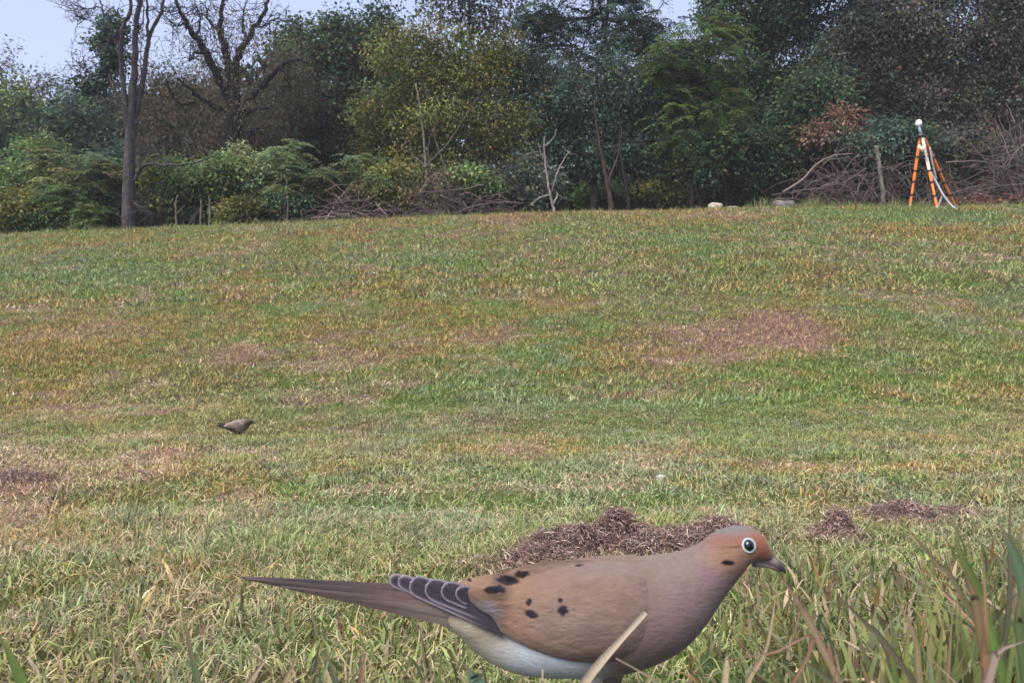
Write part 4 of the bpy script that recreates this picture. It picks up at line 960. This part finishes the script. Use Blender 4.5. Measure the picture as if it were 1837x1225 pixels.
# head parts
def ball(name, ctr, nrm, r_, mt, parent, flat=.6, col=(0, 0, 0), n=14, m=24):
    nrm = Vector(nrm).normalized(); e1 = nrm.orthogonal().normalized(); e2 = nrm.cross(e1)
    th = np.linspace(0, np.pi, n)[:, None]; ph = np.linspace(0, 2 * np.pi, m, endpoint=False)[None]
    v = np.array(ctr) + r_ * (np.sin(th) * np.cos(ph))[..., None] * np.array(e1) + r_ * (np.sin(th) * np.sin(ph))[..., None] * np.array(e2) + r_ * flat * (np.cos(th) + 0 * ph)[..., None] * np.array(nrm)
    return link(name, mesh(name, v.reshape(-1, 3), tube_tris(n, m, False), np.tile(col, (n * m, 1)), True), mt, parent)
def torus(name, ctr, nrm, R_, r_, mt, parent, n=32, m=10):
    nrm = Vector(nrm).normalized(); e1 = np.array(nrm.orthogonal().normalized()); e2 = np.cross(np.array(nrm), e1)
    an = np.linspace(0, 2 * np.pi, n, endpoint=False)[:, None]; bn = np.linspace(0, 2 * np.pi, m, endpoint=False)[None]
    dirv = np.cos(an)[..., None] * e1 + np.sin(an)[..., None] * e2
    v = np.array(ctr) + dirv * (R_ + r_ * np.cos(bn))[..., None] + (r_ * .7 * np.sin(bn))[..., None] * np.array(nrm) + 0 * dirv
    i = np.arange(n * m).reshape(n, m); q4 = np.stack([i, np.roll(i, -1, 0), np.roll(np.roll(i, -1, 0), -1, 1), np.roll(i, -1, 1)], -1).reshape(-1, 4)
    return link(name, mesh(name, v.reshape(-1, 3), np.concatenate([q4[:, [0, 1, 2]], q4[:, [0, 2, 3]]]), np.zeros((n * m, 3)), True), mt, parent)
h, nr_ = on_body(1344, 978); s = D0 / F * .94
for side in (1, -1):
    hc = Vector((h.x, h.y if side == 1 else 2 * D0 - h.y, h.z)); hn = Vector((nr_.x, nr_.y * side, nr_.z))
    ey = ball('eye', hc - hn * .0004, hn, 10.5 * s, M['eye'], dove, .75)
    torus('eye_ring', hc - hn * .0004, hn, 12.2 * s, 2.2 * s, M['skin'], ey)
    ball('pale_lore', Vector(pix(1356, 990, 0.4)) * 0 + (hc + Vector((11 * s, 0, -11 * s)) - hn * .0012), hn, 5 * s, M['skin'], ey, .35)
bl = Acc(); BC0 = np.array([.20, .155, .165])
q_ = np.array([(1362, 996, 12, 11), (1376, 1003, 9.5, 9), (1388, 1009, 8, 7), (1398, 1015, 6.8, 5.5), (1405, 1021, 4.6, 3.6), (1409, 1028, 1.2, 1.0)]); v_, t_ = loft(q_, 24, 16)
tx, ty = proj(v_); bl.add(v_, t_, mix(np.tile(BC0, (len(tx), 1)), [.05, .045, .06], sm(1388, 1402, tx)))
up_ = bl.build('bill', M['horn'], dove, True)
bl = Acc(); q_ = np.array([(1352, 1008, 9, 10), (1372, 1012, 6.0, 7), (1388, 1017, 4.8, 5), (1400, 1024, 2.8, 3)]); v_, t_ = loft(q_, 16, 14); bl.add(v_, t_, mix(np.tile([.20, .15, .15], (len(v_), 1)), [.06, .05, .06], sm(1385, 1400, proj(v_)[0])))
bl.build('lower_bill', M['horn'], up_, True)
ball('nostril', pix(1380, 1002, D0 - .0022), (0, -1, .3), .0009, M['eye'], up_, .5)
# legs and feet
for px_, yy in ((1066, D0 - .017), (1100, D0 + .017)):
    top = pix(px_, 1235, yy); ft = np.array([top[0] + .004, yy, float(G(np.array(top[0] + .004), np.array(yy)))])
    A = Acc(); A.tube(wobble(np.random.default_rng(3), top + [0, 0, .012], ft + [0, 0, .004], 6, .02), [.0030, .0024, .0020, .0020, .0022, .0026], (0, 0, 0), 10); lg = A.build('leg', M['legskin'], dove, True)
    for an, L in ((0.0, .022), (.55, .018), (-.55, .018), (math.pi, .012)):
        e_ = ft + [math.cos(an) * L, math.sin(an) * L, .0015]; A = Acc()
        A.tube(np.array([ft + [0, 0, .004], ft * .5 + e_ * .5 + [0, 0, .004], e_, e_ + [.002 * math.cos(an), .002 * math.sin(an), -.001]]), [.0022, .0019, .0014, .0004], (0, 0, 0), 8); A.build('toe', M['legskin'], lg, True)

# ------------------------------------------------------------------ small bird on the slope
gp = ground_pt(424, 780); FD = gp[1]; k_ = 1.0
fb = [(402, 763, 3, 4), (410, 764, 7, 8), (420, 765, 11, 11), (430, 764, 12.5, 12), (438, 761, 11, 10.5), (445, 757, 7.5, 7.5), (450, 756, 5.5, 5.5), (454, 757, 3, 3)]
sm_me, sv = remeshed([loft(fb, 26, 24, FD)], .0045, 4, 1)
x, y = near_pix(sv, FD); c = np.tile([.17, .135, .105], (len(x), 1))
c = mix(c, [.075, .066, .05], spot(x, y, 448, 756, 10, 8, .5)); c = mix(c, [.20, .165, .16], spot(x, y, 436, 764, 2.4, 9, .6) * .8); c = mix(c, [.27, .22, .19], sm(766, 775, y))
paint(sm_me, c * (.45 + 1.1 * fbm(x / 3.5, y / 1.1, 3, 2))[:, None])
finch = empty('small_bird', gp, 'small dusky brown bird feeding on the grassy slope', 'bird')
link('body', sm_me, M['plumage'], finch)
sF = FD / F
def strip(tip, base, hw, dt, db, col, name, parent, far=False):
    t_, b_ = np.array(tip, float), np.array(base, float); ax = unit(b_ - t_); nn = np.array([-ax[1], ax[0]]); s = np.linspace(0, 1, 10)
    hv = hw * np.sin(np.clip(s * 1.1 + .12, 0, 1.57)); a_ = np.linspace(-1, 1, 5)
    X = t_[0] + (b_ - t_)[0] * s[:, None] + nn[0] * hv[:, None] * a_; Y_ = t_[1] + (b_ - t_)[1] * s[:, None] + nn[1] * hv[:, None] * a_
    dep = dt + (db - dt) * s[:, None] - .004 * (1 - a_ ** 2); v = pix(X, Y_, dep).reshape(-1, 3)
    i = np.arange(50).reshape(10, 5); q4 = np.stack([i[:-1, :-1], i[:-1, 1:], i[1:, 1:], i[1:, :-1]], -1).reshape(-1, 4); t = np.concatenate([q4[:, [0, 1, 2]], q4[:, [0, 2, 3]]])
    if far: v[:, 1] = 2 * FD - v[:, 1]
    bk = v.copy(); bk[:, 1] += .002
    return link(name, mesh(name, np.concatenate([v, bk]), np.concatenate([t, t[:, ::-1] + 50]), np.tile(col, (100, 1)) * (.5 + 1.0 * np.random.default_rng(1).random((100, 1))), True), M['feather'], parent)
for fr in (False, True):
    strip((396, 767), (437, 760), 8, FD - .008, FD - .026, (.17, .14, .125), 'wing', finch, fr); strip((392, 765), (420, 769), 3.2, FD - .010, FD - .024, (.035, .03, .035), 'wing_tip', finch, fr)
strip((387, 763), (412, 763), 3.6, FD - .003, FD - .004, (.035, .030, .030), 'tail', finch); strip((388, 759), (408, 762), 2.6, FD, FD, (.03, .026, .026), 'tail_feather', finch)
A = Acc(); v_, t_ = loft([(452, 756, 2.6, 2.6), (456, 757.5, 1.7, 1.7), (459, 759, .5, .5)], 8, 10, FD); A.add(v_, t_, (.05, .045, .04)); A.build('bill', M['horn'], finch, True)
ball('eye', pix(449.5, 755, FD - .0105), (.2, -1, .2), .0022, M['eye'], finch, .6)
for px_, yy in ((424, FD - .008), (429, FD + .008)):
    tpp = pix(px_, 774, yy); A = Acc(); A.tube(np.array([tpp, [tpp[0] + .002, yy, float(G(np.array(tpp[0]), np.array(yy)))]]), [.0022, .0015], (0, 0, 0), 8); A.build('leg', M['legskin'], finch, True)

# ------------------------------------------------------------------ tall blades in the foreground
def blade(A, pts, d, hw, col, c2=None, n=14, fold=.25, least=.08):
    """pts from base to tip in photo pixels; hw half width in px at the middle"""
    q_ = spline(np.array(pts, float), n); t = np.linspace(0, 1, n); P = pix(q_[:, 0], q_[:, 1], np.interp(t, np.linspace(0, 1, len(np.atleast_1d(d))), np.atleast_1d(d)))
    dm = float(np.mean(d)); tg = unit(np.gradient(P, axis=0)); side = unit(np.cross(tg, [0.15, 1.0, 0.1]))
    wv_ = hw * dm / F * np.clip(1.15 * np.sin(np.clip((1 - t) * 1.9 + .05, 0, 1.57)), least, 1)
    nn = np.cross(side, tg)
    v = np.stack([P - side * wv_[:, None], P + nn * (wv_ * fold * 2)[:, None], P + side * wv_[:, None]], 1).reshape(-1, 3)
    i = np.arange(n * 3).reshape(n, 3); q4 = np.stack([i[:-1, :-1], i[:-1, 1:], i[1:, 1:], i[1:, :-1]], -1).reshape(-1, 4)
    col = np.array(col); c2 = col if c2 is None else np.array(c2)
    vr = np.random.default_rng(int(abs(pts[0][0]) * 13 + abs(pts[-1][1]) * 7)); c = col + (c2 - col) * (t ** 1.5)[:, None]
    c = c * (.8 + .4 * np.interp(t, np.linspace(0, 1, 6), vr.random(6)))[:, None]; c = mix(c, [.30, .21, .12], sm(.72, 1.0, t) * vr.random() * (least < .5))
    c = (c[:, None] * np.array([.92, 1.22, .86])[None, :, None]).reshape(-1, 3)
    A.add(v, np.concatenate([q4[:, [0, 1, 2]], q4[:, [0, 2, 3]]]), c)
def base_row(px_, d):
    x = (px_ - CX) / F * d; return float(proj(np.array([[x, d, float(G(np.array(x), np.array(d))) - .004]]))[1][0])
GRN, GB, DRY, RED, TAN = (.13, .215, .055), (.135, .21, .115), (.48, .38, .26), (.24, .13, .09), (.30, .22, .14)
def tuft(label, blades_, name='grass_tuft', cat='grass tuft', part='blade'):
    b0_ = blades_[0]; x = (b0_[0][0][0] - CX) / F * b0_[1]
    root = empty(name, (x, b0_[1], float(G(np.array(x), np.array(b0_[1])))), label, cat, 'tall grass in front of the lens')
    for pts, d, hw, c1, c2 in blades_:
        p0, p1 = pts[0], pts[1]; b_r = base_row(p0[0], d); bx = p0[0] + float(np.clip((p0[0] - p1[0]) / (p0[1] - p1[1] + 1e-6) * (b_r - p0[1]) * .9, -240, 240))
        A = Acc(); blade(A, [(bx, base_row(bx, d))] + list(pts), d, hw, c1, c2, least=.62 if part == 'stalk' else .08); A.build(part, M['grass'], root, True)
    return root
tuft('thick pale straw stem leaning across the dove belly', [([(1035, 1245), (1075, 1190), (1120, 1140), (1158, 1098)], .33, 8.5, DRY, (.55, .47, .38))], 'straw_stem', 'straw', 'stalk')
tuft('thin broken straw lying low before the dove breast', [([(1190, 1235), (1150, 1205), (1105, 1180)], .345, 3.0, TAN, DRY)], 'straw_stem', 'straw', 'stalk')
tuft('broad green blade at the lower left corner', [([(45, 1240), (25, 1190), (-5, 1130)], .34, 15, GRN, (.16, .21, .08))])
tuft('single dark green blade on the left pointing straight up', [([(358, 1240), (345, 1180), (328, 1108)], .40, 7.5, (.085, .15, .07), (.22, .2, .12))])
tuft('short bluish green leaf blade under the dove tail', [([(870, 1240), (850, 1215), (835, 1192)], .33, 13, (.17, .25, .17), (.19, .27, .19)), ([(735, 1240), (728, 1215), (722, 1195)], .36, 6, (.09, .10, .05), TAN), ([(605, 1240), (598, 1205), (584, 1165)], .38, 6.5, (.07, .09, .07), (.2, .2, .1))])
tuft('single pale spike standing under the dove flank', [([(972, 1240), (973, 1220), (973, 1200)], .37, 2.6, DRY, (.6, .5, .4))], 'straw_stem', 'straw', 'stalk')
RT = [([(1800, 1180), (1812, 1060), (1811, 960), (1813, 868)], .36, 5, (.07, .08, .06), (.16, .13, .08)), ([(1860, 1200), (1848, 1080), (1818, 990), (1793, 940)], .29, 15, GB, (.11, .17, .11)),
      ([(1765, 1230), (1768, 1120), (1764, 1000)], .27, 6.5, (.30, .16, .09), (.34, .22, .14)), ([(1760, 1140), (1748, 1070), (1730, 1027)], .27, 8, (.20, .15, .08), RED),
      ([(1775, 1130), (1750, 1050), (1722, 990), (1714, 945)], .30, 9, GRN, (.17, .18, .07)), ([(1730, 1075), (1680, 1010), (1622, 940)], .31, 5, (.16, .15, .08), TAN), ([(1465, 1140), (1435, 1085), (1398, 1030)], .33, 6.5, TAN, (.32, .21, .15)),
      ([(1605, 1175), (1550, 1115), (1498, 1062)], .32, 5, (.14, .13, .09), (.13, .10, .07)), ([(1455, 1165), (1380, 1172), (1280, 1186)], .31, 3.2, (.30, .17, .12), (.36, .22, .16)), ([(1340, 1225), (1375, 1160), (1395, 1045)], .36, 5, TAN, DRY),
      ([(1300, 1230), (1303, 1190), (1304, 1178)], .34, 6, DRY, (.6, .5, .3)), ([(1835, 1180), (1826, 1110), (1835, 1050)], .27, 9, (.10, .14, .06), (.15, .15, .08)), ([(1650, 1225), (1640, 1140), (1600, 1060)], .30, 6, (.22, .19, .10), TAN), ([(1770, 1230), (1790, 1170), (1837, 1150)], .26, 8, (.25, .19, .16), (.4, .3, .25))]
tuft('tall mixed green and brown grass tuft at the right beside the dove head', RT)
rr = np.random.default_rng(8); BL = []
for i in range(230):
    x0 = 1330 + 600 * rr.random() ** .8; d_ = .27 + .19 * rr.random()
    tr_ = np.interp(x0, [1330, 1500, 1700, 1900], [1185, 1130, 1060, 1010]) + 190 * rr.random() ** .8; hgt = base_row(x0, d_) - tr_
    br_ = base_row(x0, d_); ln = rr.normal() * .28; lb_ = [GRN, GB, (.16, .21, .06), DRY, TAN, RED, (.09, .14, .06)][rr.choice(7, p=[.36, .2, .20, .08, .07, .04, .05])]
    mul = .7 + .6 * rr.random(); c1 = tuple(np.array(lb_) * mul)
    BL.append(([(x0 + ln * hgt * .25, br_ - hgt * .5), (x0 + ln * hgt, br_ - hgt * (1 - .25 * abs(ln)))], d_, 3.5 + 7 * rr.random() ** 1.5, c1, tuple(np.array(c1) * .7 + np.array(TAN) * .3)))
tuft('dense low green clump filling the lower right corner', BL)
BL = []
for i in range(150):
    x0 = -60 + 1400 * rr.random(); d_ = .34 + .22 * rr.random()
    if 860 < x0 < 1260 and d_ > .37: d_ = .37 - .03 * rr.random()
    br_ = base_row(x0, d_); hgt = br_ - (1130 + 110 * rr.random() ** .7); hgt = max(min(hgt, .05 * F / d_), .02 * F / d_); ln = rr.normal() * .35
    lb_ = [GRN, GB, (.17, .19, .06), DRY, TAN, RED][rr.choice(6, p=[.22, .2, .15, .22, .15, .06])]; c1 = tuple(np.array(lb_) * (.7 + .6 * rr.random()))
    BL.append(([(x0 + ln * hgt * .3, br_ - hgt * .5), (x0 + ln * hgt, br_ - hgt * (1 - .2 * abs(ln)))], d_, 2.0 + 4.5 * rr.random() ** 1.6, c1, tuple(np.array(c1) * .65 + np.array(DRY) * .35)))
tuft('loose straw and green blades along the near edge of the lawn', BL)

# ------------------------------------------------------------------ thin evening haze
hb = np.array([(x, y, z) for z in (-2.0, 16.0) for y in (-18.0, 90.0) for x in (-80.0, 80.0)])
hq = [(0, 2, 3, 1), (4, 5, 7, 6), (0, 1, 5, 4), (2, 6, 7, 3), (0, 4, 6, 2), (1, 3, 7, 5)]
ht = [t for a_, b_, c_, d_ in hq for t in ((a_, b_, c_), (a_, c_, d_))]
hm = bpy.data.materials.new('haze'); hm.use_nodes = True; hm.node_tree.nodes.clear()
pv = hm.node_tree.nodes.new('ShaderNodeVolumePrincipled'); pv.inputs['Density'].default_value = 0.0013; pv.inputs['Color'].default_value = (0.93, 0.92, 1.0, 1)
ho = hm.node_tree.nodes.new('ShaderNodeOutputMaterial'); hm.node_tree.links.new(pv.outputs[0], ho.inputs['Volume'])
tag(link('haze', mesh('haze', hb, ht), hm), kind='stuff')
